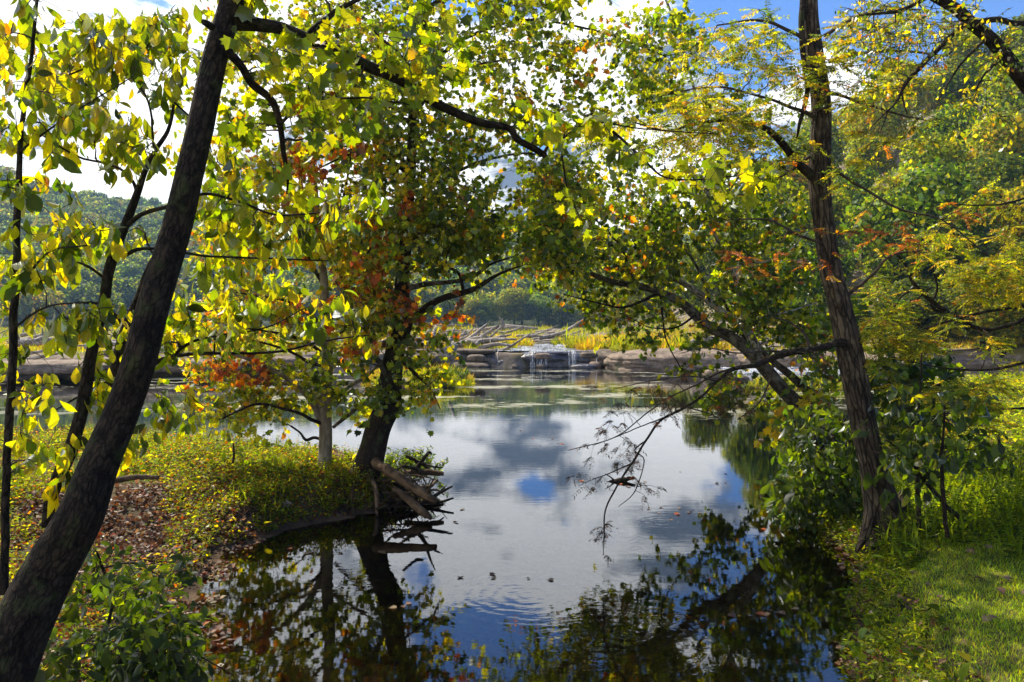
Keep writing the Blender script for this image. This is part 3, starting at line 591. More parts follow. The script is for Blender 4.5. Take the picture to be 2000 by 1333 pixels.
# rapids between the boulders on the right
mbf = MB()
for _ in range(160):
    x = random.uniform(9.5, 16.5); y = 36.6 - (x - 9) * 0.12 - random.uniform(0, 2.2); L_ = random.uniform(0.3, 1.3); w = random.uniform(0.03, 0.1); z = 0.02 + 0.25 * max(0, random.random() - 0.3)
    V = []; 
    for j in range(5):
        t = j / 4; ww = w * math.sin(math.pi * (0.1 + 0.8 * t)); V += [(x + L_ * (t - .5), y - ww, z), (x + L_ * (t - .5), y, z + 0.05), (x + L_ * (t - .5), y + ww, z)]
    mbf.add(np.array(V), [np.array([(3 * j + a, 3 * j + a + 1, 3 * j + a + 4, 3 * j + a + 3) for j in range(4) for a in (0, 1)])])
o = link('white_water', mbf.mesh('white_water'), M_WHITE); tag(o, 'foaming white water running between the tan rocks', kind='structure')

# ------------------------------------------------------------------ generic crowns for distant trees
def crown_mesh(name, R, H, n, size, pal, seed):
    r_ = np.random.default_rng(seed); nb = 14; bc = r_.normal(size=(nb, 3)); bc = unit(bc) * (R * 0.55, R * 0.55, H * 0.30) ; bc[:, 2] += H * 0.52; br = R * r_.uniform(0.38, 0.62, nb)
    i = r_.integers(0, nb, n); d = unit(r_.normal(size=(n, 3)) + (0, 0, 0.35)); p = bc[i] + d * br[i][:, None] * r_.uniform(0.72, 1.05, n)[:, None] * (1, 1, 0.85)
    nr = unit(d + r_.normal(size=(n, 3)) * 0.6); dr = unit(np.cross(nr, r_.normal(size=(n, 3)))); c, _ = pick(pal, n, 0.35)
    bcol = np.exp(r_.normal(0, 0.16, nb))[i][:, None]; mb = MB(); scatter(mb, (T_SIMPLE[0] * (1.7, 1, 1), T_SIMPLE[1]), p, dr, nr, size * np.exp(r_.normal(0, 0.3, n)), c * bcol); return mb.mesh(name)
PAL['f_green'] = [(DG, 2), (MG, 5), (LG, 4), (YG, 2)]; PAL['f_yellow'] = [(MG, 2), (LG, 4), (YG, 4), (YE, 1)]; PAL['f_autumn'] = [(LG, 3), (YG, 5), (YE, 2.5), (OR, 0.4)]
def trunk_mesh(name, H, r):
    mb = MB(); q = catmull(np.array([(0, 0, -0.8, r * 1.3), (0.1, 0, H * 0.25, r), (-0.1, 0.1, H * 0.5, r * 0.7), (0.1, 0, H * 0.8, r * 0.3)]), 4); tube(mb, q[:, :3], q[:, 3], 7)
    for a in (0.3, 1.9, 3.6, 5.0):
        e = catmull(np.array([(0, 0, H * 0.33, r * 0.5), (math.cos(a) * H * 0.13, math.sin(a) * H * 0.13, H * 0.5, r * 0.3), (math.cos(a) * H * 0.24, math.sin(a) * H * 0.24, H * 0.62, r * 0.12)]), 3); tube(mb, e[:, :3], e[:, 3], 5)
    return mb.mesh(name)
KIND = [('f_green', 'dark green'), ('f_yellow', 'yellow-green'), ('f_autumn', 'yellow and orange')]
proto = []
for ki, (pal, word) in enumerate(KIND):
    for v_ in range(2):
        proto.append((crown_mesh('crown', 3.4, 9.5, 10500, 0.25, pal, 50 + ki * 3 + v_), trunk_mesh('trunk', 9.5, 0.20), ki))
def far_tree(x, y, s_, ki, label, group, sx_=1.0):
    cm_, tm, _ = random.choice([p for p in proto if p[2] == ki]); o = empty('tree', (x, y, float(height(np.array([x]), np.array([y]))[0]) - 0.2)); tag(o, label, 'tree', group)
    o.rotation_euler = (0, 0, random.uniform(0, 6.28)); o.scale = (s_ * sx_, s_ * sx_, s_)
    link('crown', cm_, M_FAR, o); link('trunk', tm, B_DARK, o)
cnt = 0
for row, (yy, step) in enumerate(((44, 5.0), (52, 5.5), (61, 5.8), (72, 6.5), (85, 7.5), (99, 8.5), (112, 9.0))):
    x = yy * 0.40 if row > 1 else yy * 0.50
    x = {0: 23, 1: 21, 2: 19, 3: 17, 4: 16, 5: 15, 6: 14}[row]
    while x < yy * 0.92 + 8:
        ki = random.choices((0, 1, 2), (5, 6, 2.2))[0]; xx = x + random.uniform(-1.5, 1.5); px = 1000 + FPX * xx / yy
        s_ = random.uniform(0.85, 1.2) * (0.6 if px < 1330 else 0.72 if px < 1450 else 0.88 if px < 1600 else 1.0)
        far_tree(xx, yy + random.uniform(-2, 2), s_, ki, KIND[ki][1] + (' leafy tree low on' if row < 2 else ' leafy tree halfway up' if row < 4 else ' leafy tree high on') + (' the wooded slope, left of the furrowed trunk' if px < 1620 else ' the wooded slope, beside the furrowed trunk' if px < 1790 else ' the wooded slope near the right edge'), 'trees on the wooded slope'); x += step * random.uniform(0.75, 1.2) * (0.75 if px < 1500 else 1); cnt += 1
for i in range(16):
    yy = random.uniform(34, 43); xx = random.uniform(18.5, 34); ki = random.choice((0, 1, 1, 2)); far_tree(xx, yy, random.uniform(0.35, 0.55), ki, KIND[ki][1] + ' low bushy tree at the foot of the wooded slope', 'low trees at the foot of the slope', 1.3)
# lighter trees along the far river bank
for i in range(22):
    px = 880 + i * 24 + random.uniform(-8, 8); yy = random.uniform(196, 214); x = (px - 1000) / FPX * yy; ki = 1 if random.random() < 0.75 else 0
    far_tree(x, yy, random.uniform(0.75, 1.15), ki, ('yellow-green' if ki == 1 else 'dark green') + ' round-headed tree in the line along the far river bank', 'trees along the far river bank', 1.25)
# forest on the distant ridge: one mass, instanced crowns
pc = bpy.data.collections.new('ridge_crowns')
for q, (pal, sd_) in enumerate((('f_green', 81), ('f_green', 82), ('f_yellow', 83), ('f_autumn', 84))):
    m_ = crown_mesh('ridge_crown', 5.5, 12, 1500, 0.9, pal, sd_); m_.materials.append(M_FAR); ob = bpy.data.objects.new('ridge_crown', m_); pc.objects.link(ob)
n = 5200; yy = 212 + (560 - 212) * rng.random(n) ** 0.75; px = rng.uniform(-500, 2100, n); xx = (px - 1000) / FPX * yy; hz = height(xx, yy); sc_ = rng.uniform(0.6, 1.15, n)
me = make_mesh('forest', np.stack([xx, yy, hz - 1.5], -1), [np.zeros((0, 3), int)] + [np.array([[0, 1, 2]])], {'sc': ('FLOAT', sc_), 'idx': ('FLOAT', rng.choice(4, n, p=(0.40, 0.3, 0.2, 0.10)).astype(float)), 'rz': ('FLOAT', rng.uniform(0, 6.28, n))})
o = link('forest', me, None); tag(o, 'hazy wooded ridge in early autumn colour beyond the river', 'forest', kind='stuff')
ng = bpy.data.node_groups.new('forest', 'GeometryNodeTree'); ng.interface.new_socket('Geometry', in_out='INPUT', socket_type='NodeSocketGeometry'); ng.interface.new_socket('Geometry', in_out='OUTPUT', socket_type='NodeSocketGeometry')
gi = ng.nodes.new('NodeGroupInput'); go = ng.nodes.new('NodeGroupOutput'); ip = ng.nodes.new('GeometryNodeInstanceOnPoints'); ci_ = ng.nodes.new('GeometryNodeCollectionInfo')
ci_.inputs[0].default_value = pc; ci_.inputs[1].default_value = True; ci_.inputs[2].default_value = True; ip.inputs['Pick Instance'].default_value = True
def gattr(nm):
    a = ng.nodes.new('GeometryNodeInputNamedAttribute'); a.data_type = 'FLOAT'; a.inputs[0].default_value = nm; return a.outputs[0]
cb = ng.nodes.new('ShaderNodeCombineXYZ'); ng.links.new(gattr('rz'), cb.inputs[2])
ng.links.new(gi.outputs[0], ip.inputs['Points']); ng.links.new(ci_.outputs[0], ip.inputs['Instance']); ng.links.new(gattr('idx'), ip.inputs['Instance Index']); ng.links.new(cb.outputs[0], ip.inputs['Rotation']); ng.links.new(gattr('sc'), ip.inputs['Scale']); ng.links.new(ip.outputs[0], go.inputs[0])
md = o.modifiers.new('forest', 'NODES'); md.node_group = ng

# ------------------------------------------------------------------ haze
k = N('haze'); k.t.nodes.remove(k.out); k.out = k.n('ShaderNodeOutputMaterial'); pv = k.n('ShaderNodeVolumePrincipled'); pv.inputs['Color'].default_value = (0.42, 0.68, 1.0, 1); pv.inputs['Density'].default_value = 0.00040; k.l(pv.outputs[0], k.out.inputs['Volume'])
bx = np.array([(a, b, c_) for a in (-720, 720) for b in (-30, 740) for c_ in (-9, 260)], float); bf = np.array([(0, 1, 3, 2), (4, 6, 7, 5), (0, 4, 5, 1), (2, 3, 7, 6), (0, 2, 6, 4), (1, 5, 7, 3)])
o = link('haze', make_mesh('haze', bx, [bf], smooth_=False), k.m); o['kind'] = 'stuff'
PAL['shade'] = [(DG, 7), (MG, 5), (LG, 1)]  # greens darkened to hold the canopy's shade on the lower-left shrubs
# ------------------------------------------------------------------ the near trees
def gz(x, y): return float(height(np.array([x]), np.array([y]))[0])
# 1. big leaning trunk at the left with its long sycamore branch
b = P(-110, 1500, 3.4)
T = Tree('tree', (b[0], b[1], b[2]), 'thick dark trunk leaning right at the left edge, one long branch over the water', 'tree')
T.limb([(-110, 1500, 3.4, 163), (-15, 1333, 3.4, 129), (50, 1200, 3.45, 108), (103, 1100, 3.5, 96), (160, 1000, 3.5, 84), (194, 907, 3.55, 72), (240, 800, 3.6, 65), (275, 700, 3.6, 62), (305, 580, 3.65, 58), (340, 440, 3.7, 54), (362, 350, 3.7, 52), (390, 250, 3.75, 50), (406, 180, 3.8, 48), (424, 100, 3.85, 46), (453, 0, 3.9, 43), (480, -120, 4.0, 38), (500, -260, 4.1, 31)], B_LEAN, 'trunk', k=40, amp=0.06, sub=12, flare=0.1, skel=False)
T.nodes += [P(480, -120, 4.0), P(500, -260, 4.1)]; T.rads += [0.05, 0.04]
T.limb([(455, 40, 3.9, 34), (500, 48, 3.95, 26), (545, 56, 4.0, 24), (600, 78, 4.05, 24), (650, 94, 4.1, 23), (700, 122, 4.15, 22), (760, 150, 4.2, 21), (815, 178, 4.25, 19), (870, 212, 4.3, 17), (935, 240, 4.35, 15), (992, 250, 4.4, 13), (1012, 272, 4.4, 13), (1045, 290, 4.45, 13), (1064, 302, 4.5, 12)], B_LEAN, 'limb', k=14, sub=8)
T.limb([(1062, 300, 4.5, 8), (1075, 283, 4.5, 6), (1110, 262, 4.5, 6), (1140, 240, 4.5, 6), (1156, 223, 4.5, 6), (1190, 252, 4.5, 6), (1240, 295, 4.55, 5), (1290, 342, 4.6, 4), (1340, 352, 4.6, 3), (1430, 345, 4.6, 2.6)], B_LEAN, 'limb', k=8)
T.limb([(1156, 223, 4.5, 4), (1210, 245, 4.5, 3), (1290, 255, 4.5, 3), (1400, 262, 4.55, 2)], B_LEAN, 'limb', k=6)
T.limb([(1094, 280, 4.5, 4), (1100, 320, 4.5, 4), (1108, 370, 4.5, 3), (1130, 420, 4.55, 2)], B_LEAN, 'limb', k=6)
T.limb([(440, 95, 3.85, 22), (470, 125, 3.9, 16), (492, 162, 3.95, 16), (530, 196, 4.0, 14), (545, 235, 4.0, 12), (552, 290, 4.05, 10), (562, 345, 4.1, 6), (560, 380, 4.1, 3)], B_LEAN, 'limb', k=10)
T.limb([(545, 245, 4.0, 7), (580, 215, 4.0, 6), (640, 196, 4.05, 5), (720, 192, 4.1, 4), (800, 205, 4.1, 2)], B_LEAN, 'limb', k=7)
T.limb([(602, 75, 4.05, 14), (612, 56, 4.05, 13), (640, 35, 4.1, 12), (655, 22, 4.1, 10), (690, 4, 4.1, 9), (740, -20, 4.1, 8), (800, -60, 4.2, 5)], B_LEAN, 'limb', k=8)
T.limb([(800, 168, 4.25, 8), (800, 135, 4.25, 7), (782, 108, 4.25, 6), (755, 85, 4.25, 5), (730, 60, 4.3, 3)], B_LEAN, 'limb', k=7)
T.limb([(480, -60, 4.0, 20), (600, -80, 3.9, 15), (800, -110, 4.2, 11), (1000, -130, 4.5, 8), (1200, -150, 4.8, 4)], B_LEAN, 'limb', k=8)
for (x1_, y1_, x2_, y2_, w_) in ((412, 52, 396, 44, 16), (300, 640, 318, 628, 9), (262, 760, 246, 742, 10), (385, 300, 404, 288, 8), (150, 990, 128, 972, 12)):
    T.limb([(x1_, y1_, 3.78, w_), ((x1_ + x2_) / 2, (y1_ + y2_) / 2, 3.7, w_ * .9), (x2_, y2_, 3.66, w_ * .7)], B_LEAN, 'broken_stub', k=9, amp=.3, skel=False)
C = T.clump([(560, 40, 110, 60, 4.1, .3, 12), (700, 150, 120, 60, 4.15, .25, 14), (820, 130, 70, 70, 4.3, .3, 11), (870, 60, 90, 40, 4.3, .3, 6), (1010, 10, 60, 25, 4.4, .2, 7), (1090, 0, 40, 20, 4.5, .2, 4), (520, 200, 80, 100, 4.05, .25, 13), (640, 230, 90, 50, 4.1, .3, 8), (1030, 215, 50, 25, 4.45, .15, 3), (1110, 250, 60, 30, 4.5, .2, 6), (1240, 280, 60, 30, 4.55, .2, 5), (1350, 350, 90, 30, 4.6, .2, 9), (1450, 335, 60, 30, 4.6, .2, 5), (1150, 420, 50, 35, 4.55, .2, 4), (1180, 230, 50, 25, 4.5, .2, 4), (560, 340, 60, 30, 4.1, .2, 4), (800, -100, 350, 80, 4.3, .8, 30)], gap=0.3)  # last clump is above the view, added for its shade and reflection
D = T.grow(C, tip=0.0022, sag=0.05); T.sprigs(C, D, 9, 0.13, 0.066, 'syc_near', T_MAPLE, droop=0.45, up=0.35, twigs=2)
T.finish(M_BIG, parts=290)

# 2. the three slim stems with drooping oval leaves
def sapling(label, main, sides, blobs, per, pal='pawpaw', size=0.080, mat=B_DARK, parts=280, lm=None, Tm=T_OVATE, droop=0.72, gap=0.34, spread=0.10, name='sapling', cat='sapling', up=0.25, group=None):
    q = limb_pts(main)[0]; t = Tree(name, (q[0], q[1], q[2]), label, cat, group)
    t.limb(main, mat, 'stem', k=12, sub=8)
    for s_ in sides: t.limb(s_, mat, 'limb', k=7, sub=6)
    C = t.clump(blobs, gap=gap, gsc=0.013, seed=random.random() * 9); D = t.grow(C, tip=0.0018, sag=0.10)
    t.sprigs(C, D, per, spread, size, pal, Tm, droop=droop, up=up, twigs=2); t.finish(lm or M_BIG, parts=parts); return t
sapling('slim dark upright stem at the far left edge with drooping yellowing oval leaves', [(8, 1160, 4.2, 16), (10, 1000, 4.2, 15), (15, 900, 4.2, 15), (24, 700, 4.2, 15), (30, 560, 4.2, 14), (33, 440, 4.2, 13), (38, 310, 4.2, 10), (45, 230, 4.25, 9), (60, 120, 4.3, 7), (72, 0, 4.3, 6), (80, -120, 4.4, 4)],
        [[(34, 300, 4.2, 5), (80, 265, 4.1, 4), (160, 210, 4.0, 3), (260, 150, 4.0, 2)], [(30, 560, 4.2, 6), (60, 530, 4.2, 5), (100, 490, 4.1, 4), (170, 480, 4.0, 3)], [(50, 200, 4.2, 5), (110, 160, 4.3, 4), (200, 120, 4.4, 3), (300, 90, 4.4, 2)], [(28, 640, 4.2, 5), (90, 600, 4.0, 4), (180, 590, 3.9, 3)]],
        [(90, 60, 130, 90, 4.3, .5, 26), (90, 220, 110, 90, 4.2, .5, 22), (70, 400, 90, 60, 4.1, .4, 7), (90, 590, 110, 50, 4.0, .25, 14), (60, 480, 80, 50, 4.2, .3, 9), (60, 850, 70, 70, 4.3, .4, 5), (-100, 100, 80, 250, 4.2, .5, 14), (80, 230, 150, 150, 6.3, .5, 36), (-60, 300, 90, 150, 6.3, .5, 16), (250, 50, 90, 60, 4.4, .5, 12)], 10)  # deeper clumps thicken the crown and are added to shade the lower-left shrub
sapling('forked grey stem rising between the far-left stem and the thick leaning trunk', [(88, 1030, 4.4, 22), (104, 960, 4.4, 24), (132, 890, 4.4, 26), (152, 820, 4.4, 24), (168, 750, 4.4, 23), (180, 690, 4.4, 22), (196, 620, 4.4, 21), (210, 540, 4.4, 20), (225, 490, 4.4, 20), (245, 440, 4.4, 17), (268, 380, 4.4, 14), (285, 330, 4.4, 10), (305, 290, 4.4, 9), (330, 250, 4.45, 7), (340, 180, 4.5, 5), (330, 60, 4.5, 3)],
        [[(248, 440, 4.4, 11), (275, 420, 4.35, 9), (320, 405, 4.3, 8), (400, 380, 4.4, 6), (470, 395, 4.5, 5), (540, 420, 4.6, 4), (640, 415, 4.8, 2.5)], [(270, 380, 4.4, 7), (255, 350, 4.4, 6), (225, 325, 4.4, 5), (150, 305, 4.3, 4), (60, 250, 4.2, 3)], [(240, 500, 4.4, 9), (290, 485, 4.4, 7), (400, 500, 4.5, 5), (520, 505, 4.6, 4), (640, 510, 4.7, 2.5)], [(205, 545, 4.4, 6), (170, 520, 4.3, 5), (110, 500, 4.2, 3)], [(300, 300, 4.4, 5), (290, 200, 4.4, 4), (240, 130, 4.4, 3)], [(340, 200, 4.4, 4), (400, 260, 4.5, 3), (420, 330, 4.5, 2)]],
        [(230, 150, 130, 110, 4.5, .5, 34), (200, 290, 120, 50, 4.4, .4, 14), (330, 100, 80, 90, 4.6, .4, 12), (470, 400, 80, 55, 4.7, .4, 22), (570, 430, 110, 50, 4.8, .4, 16), (680, 400, 60, 45, 4.9, .3, 6), (160, 470, 90, 40, 4.2, .3, 9), (420, 300, 50, 50, 4.7, .3, 7), (480, 520, 110, 35, 4.8, .3, 6)], 10)
sapling('curved stem close behind the thick leaning trunk, its branch crossing the pale waterside tree', [(196, 880, 4.9, 30), (215, 810, 4.9, 26), (226, 730, 4.9, 24), (245, 650, 4.9, 21), (270, 580, 4.9, 18), (290, 530, 4.9, 15), (330, 450, 4.9, 10), (350, 380, 5.0, 6)],
        [[(285, 720, 4.9, 12), (320, 702, 4.9, 9), (360, 692, 4.9, 8), (450, 690, 4.9, 6), (540, 688, 5.0, 5), (640, 665, 5.1, 4), (720, 655, 5.2, 2)], [(330, 700, 4.9, 7), (375, 668, 4.9, 6), (430, 655, 5.0, 4), (520, 640, 5.0, 3), (600, 600, 5.1, 2)], [(240, 640, 4.9, 8), (210, 600, 4.8, 6), (150, 590, 4.7, 4)], [(225, 740, 4.9, 7), (180, 760, 4.8, 5), (110, 800, 4.7, 3)]],
        [(540, 590, 130, 50, 5.1, .3, 12), (430, 610, 90, 50, 5.0, .3, 13), (340, 790, 40, 40, 4.8, .2, 7), (340, 640, 50, 60, 4.9, .3, 8), (230, 680, 60, 90, 4.8, .4, 14), (150, 760, 90, 60, 4.6, .4, 6), (120, 900, 80, 60, 4.4, .3, 6), (690, 640, 60, 30, 5.2, .2, 2), (200, 470, 80, 60, 5.0, .3, 8), (60, 720, 60, 60, 4.6, .3, 4), (260, 860, 20, 30, 4.6, .1, 2)], 10)

# 3. pale-barked waterside tree
base = P(635, 915, 11.0)
T = Tree('tree', base, 'small upright pale-barked tree on the point of the left bank', 'tree')
T.limb([(635, 930, 11, 34), (634, 900, 11, 27), (633, 850, 11, 25), (636, 780, 11, 23), (640, 700, 11, 21), (636, 640, 11, 20), (632, 560, 11, 17), (626, 490, 11, 13), (620, 400, 11, 8), (612, 300, 11, 5), (606, 200, 11, 3)], B_SMOOTH, 'trunk', k=18, amp=0.06)
for q in ([(630, 822, 11, 15), (600, 775, 10.9, 12), (560, 738, 10.8, 9), (500, 708, 10.7, 7), (440, 690, 10.6, 5), (370, 700, 10.5, 3)], [(630, 795, 11, 11), (600, 765, 11.2, 9), (550, 748, 11.3, 7), (480, 752, 11.4, 6), (405, 764, 11.4, 4)], [(632, 830, 11, 8), (600, 815, 10.7, 7), (560, 800, 10.6, 6), (500, 790, 10.5, 5), (430, 820, 10.4, 3)],
          [(641, 785, 11, 10), (680, 755, 11, 8), (715, 735, 11, 7), (750, 700, 11, 5), (780, 650, 11, 3)], [(637, 645, 11, 9), (600, 610, 11, 7), (550, 585, 11, 6), (480, 575, 11, 4), (420, 560, 11, 3)], [(637, 640, 11, 9), (670, 580, 11, 7), (695, 530, 11, 6), (740, 460, 11, 4), (760, 400, 11, 3)], [(632, 560, 11, 8), (600, 500, 11, 6), (560, 440, 11, 5), (500, 380, 11, 3)], [(634, 862, 11, 6), (615, 855, 11, 6), (597, 860, 11, 6), (585, 845, 11, 4), (568, 832, 11, 4)], [(638, 700, 11, 8), (600, 670, 10.9, 6), (540, 650, 10.8, 5), (460, 640, 10.7, 3)], [(626, 490, 11, 6), (660, 420, 11, 5), (680, 340, 11, 4), (690, 250, 11, 3)], [(640, 720, 11, 7), (600, 705, 10.8, 6), (550, 680, 10.7, 5), (490, 665, 10.6, 3)]):
    T.limb(q, B_SMOOTH if q[0][3] > 9 else B_DARK, 'limb', k=8, sub=7)
C = T.clump([(470, 795, 90, 35, 10.7, .5, 34), (545, 760, 70, 45, 10.9, .6, 26), (500, 620, 110, 80, 11, .8, 81), (600, 500, 130, 90, 11, .9, 94), (560, 380, 140, 90, 11, 1, 81), (650, 280, 120, 90, 11, 1, 61), (700, 620, 60, 80, 11, .6, 38), (480, 480, 80, 90, 11, .8, 46), (720, 780, 40, 30, 11, .4, 7), (400, 700, 50, 60, 11, .5, 19), (600, 120, 150, 100, 11, 1, 54), (440, 230, 90, 130, 11.3, .8, 34), (500, 60, 110, 80, 11.3, .8, 26), (640, 430, 90, 90, 11.3, .6, 26), (500, -150, 300, 130, 11, 1.5, 60), (300, -350, 300, 150, 10.5, 1.5, 50)], gap=0.37)  # last two clumps are out of view, added to shade the near banks
D = T.grow(C, tip=0.003); T.sprigs(C, D, 21, 0.38, 0.074, 'yellow', T_MAPLE, droop=0.35, twigs=3)
C = T.clump([(480, 720, 90, 22, 10.6, .3, 16), (640, 330, 100, 60, 10.8, .4, 12), (720, 450, 60, 60, 10.8, .4, 6), (600, 250, 90, 70, 10.8, .5, 8), (570, 600, 60, 30, 10.8, .4, 6)], gap=0.42)
D = T.grow(C, tip=0.003); T.sprigs(C, D, 13, 0.20, 0.078, 'rust', T_MAPLE, droop=0.6)
T.finish(M_LEAF, parts=280)

# 4. dark crooked tree whose roots hang over the water
base = P(715, 935, 10.7)
T = Tree('tree', base, 'dark crooked tree leaning over the water from a tangle of exposed roots', 'tree')
T.limb([(708, 960, 10.7, 70), (716, 920, 10.7, 58), (728, 880, 10.7, 52), (738, 840, 10.75, 50), (755, 790, 10.8, 48), (757, 755, 10.8, 45), (762, 720, 10.8, 40), (775, 670, 10.8, 35), (790, 630, 10.8, 33), (785, 560, 10.8, 28), (792, 490, 10.8, 24), (800, 400, 10.8, 20), (806, 300, 10.8, 19), (806, 220, 10.8, 17), (812, 150, 10.8, 14), (826, 60, 10.8, 11), (835, -40, 10.8, 9), (850, -300, 10.8, 5)], B_DARK, 'trunk', k=26, amp=0.14, flare=0.15, sub=9)
for q in ([(785, 640, 10.8, 20), (810, 618, 10.8, 16), (850, 590, 10.7, 14), (900, 572, 10.6, 12), (935, 560, 10.5, 10), (975, 535, 10.4, 6), (1020, 520, 10.2, 3)], [(788, 566, 10.8, 13), (830, 556, 10.9, 10), (880, 550, 11, 9), (925, 540, 11, 8), (960, 515, 11, 5), (1010, 500, 11, 3)], [(760, 745, 10.8, 14), (735, 700, 10.6, 11), (700, 660, 10.5, 8), (680, 600, 10.4, 5), (650, 540, 10.4, 3)], [(752, 800, 10.8, 12), (710, 790, 10.9, 10), (680, 810, 11, 9), (652, 835, 11.1, 7)],
          [(905, 568, 10.6, 7), (895, 535, 10.6, 6), (870, 515, 10.6, 5), (880, 480, 10.6, 3)], [(800, 420, 10.8, 12), (850, 360, 10.8, 9), (930, 320, 10.8, 6), (1030, 300, 10.7, 4), (1120, 330, 10.6, 2)], [(806, 240, 10.8, 12), (770, 230, 10.8, 10), (730, 220, 10.8, 7), (640, 230, 10.8, 5), (560, 250, 10.8, 3)], [(806, 230, 10.8, 10), (850, 170, 10.8, 8), (920, 130, 10.8, 5), (1040, 110, 10.8, 3)], [(815, 150, 10.8, 9), (900, 80, 10.8, 7), (1020, 40, 10.8, 5), (1160, 60, 10.8, 4), (1300, 110, 10.8, 3)],
          [(795, 470, 10.8, 11), (860, 440, 10.7, 8), (950, 430, 10.5, 6), (1060, 440, 10.3, 4), (1150, 470, 10.2, 3)], [(812, 180, 10.8, 9), (760, 120, 10.8, 7), (700, 40, 10.8, 5), (660, -40, 10.8, 3)], [(830, 20, 10.8, 8), (950, -60, 10.8, 6), (1100, -100, 10.8, 4), (1250, -80, 10.8, 3)], [(800, 340, 10.8, 9), (740, 300, 10.8, 7), (690, 300, 10.8, 5), (620, 330, 10.8, 3)], [(770, 690, 10.8, 9), (800, 720, 10.7, 7), (840, 760, 10.6, 4), (860, 800, 10.5, 2)]):
    T.limb(q, B_SYC if q[1][3] < 13 and q[0][3] > 9 else B_DARK, 'limb', k=9, sub=7)
# exposed roots
for (ax_, ay_) in ((600, 985), (640, 1000), (690, 1012), (740, 1010), (570, 960), (660, 960)):
    e = G(ax_, ay_, 0.0); s_ = P(715, 925, 10.6); m_ = (s_ + e) / 2 + np.array((random.uniform(-.1, .1), 0, .10)); m_[2] = max(m_[2], gz(m_[0], m_[1]) + .02); e[2] = gz(e[0], e[1]) - .02
    m2 = (m_ + e) / 2; m2[2] = gz(m2[0], m2[1]) + .03
    T.limb(catmull(np.array([(*s_, .045), (*m_, .032), (*m2, .022), (*e, .010)]), 3), B_WETLOG, 'root', k=8, sub=4, amp=.25, skel=False)
rb = P(722, 930, 10.7)
for i in range(16):
    a = math.radians(-100 + i * 11); L_ = random.uniform(0.5, 1.05); dx, dy = math.cos(a) * L_, math.sin(a) * L_ * 0.8; r0 = random.uniform(0.022, 0.05); z0 = rb[2] - 0.08 - random.random() * 0.18
    q = np.array([(rb[0], rb[1], z0 + 0.1, r0 * 1.4), (rb[0] + dx * .35, rb[1] + dy * .35, z0 + random.uniform(-.02, .1), r0), (rb[0] + dx * .7, rb[1] + dy * .7, z0 * .75 + random.uniform(-.1, .08), r0 * .7), (rb[0] + dx * 1.0 + random.uniform(-.15, .15), rb[1] + dy, max(-0.05, z0 * .35 + random.uniform(-.2, .2)), r0 * .35), (rb[0] + dx * 1.15, rb[1] + dy * 1.1 + random.uniform(-.2, .2), random.uniform(-.1, .25), r0 * .12)])
    T.limb(catmull(q, 2), B_DARK, 'root', k=7, sub=4, amp=0.3, skel=False)
mbr = MB()
for i in range(220):
    a = math.radians(random.uniform(-120, 70)); L_ = random.uniform(0.1, 0.85); s_ = rb + np.array((math.cos(a) * L_, math.sin(a) * L_ * .7, random.uniform(-0.35, 0.02))); e = s_ + np.array((random.uniform(-.1, .3), random.uniform(-.2, .1), random.uniform(-.3, .1))); m_ = (s_ + e) / 2 + rng.normal(0, .07, 3)
    tube(mbr, catmull(np.array([s_, m_, e]), 3), np.linspace(random.uniform(.004, .011), .002, 7), 4, cap=False)
o = link('rootlets', mbr.mesh('rootlets', T.base), B_WETLOG, T.root); o['kind'] = 'stuff'
C = T.clump([(850, 480, 150, 70, 10.6, .8, 105), (760, 620, 90, 60, 10.7, .6, 36), (900, 380, 180, 90, 10.7, 1, 135), (750, 250, 200, 110, 10.8, 1.2, 120), (950, 240, 160, 60, 10.8, 1, 62), (1120, 60, 160, 60, 10.8, 1, 69), (780, 80, 240, 100, 10.8, 1.2, 150), (1060, 470, 150, 60, 10.4, .9, 112), (1080, 350, 130, 60, 10.5, .9, 75), (1290, 130, 40, 90, 10.8, .5, 27), (1200, 180, 110, 60, 10.7, .7, 39), (1330, 70, 30, 40, 10.8, .4, 12), (680, 760, 70, 60, 10.7, .5, 27), (800, 750, 60, 60, 10.6, .4, 21), (860, 640, 60, 40, 10.6, .5, 6), (820, -120, 180, 90, 10.8, 1.3, 50), (960, 130, 50, 60, 10.8, .6, 15)], gap=0.38, seed=2)  # clump above the view is added to shade the near ground, kept narrow
D = T.grow(C, tip=0.003); T.sprigs(C, D, 22, 0.42, 0.070, 'syc', T_MAPLE, droop=0.35, twigs=3)
C = T.clump([(740, 430, 100, 110, 10.3, .5, 17), (700, 620, 110, 70, 10.4, .4, 15), (780, 540, 60, 60, 10.4, .3, 12), (860, 610, 60, 30, 10.5, .3, 5), (640, 330, 90, 60, 10.3, .4, 12)], gap=0.42, seed=5)
D = T.grow(C, tip=0.003); T.sprigs(C, D, 13, 0.20, 0.078, 'rust', T_MAPLE, droop=0.6)
T.finish(M_LEAF, parts=290)

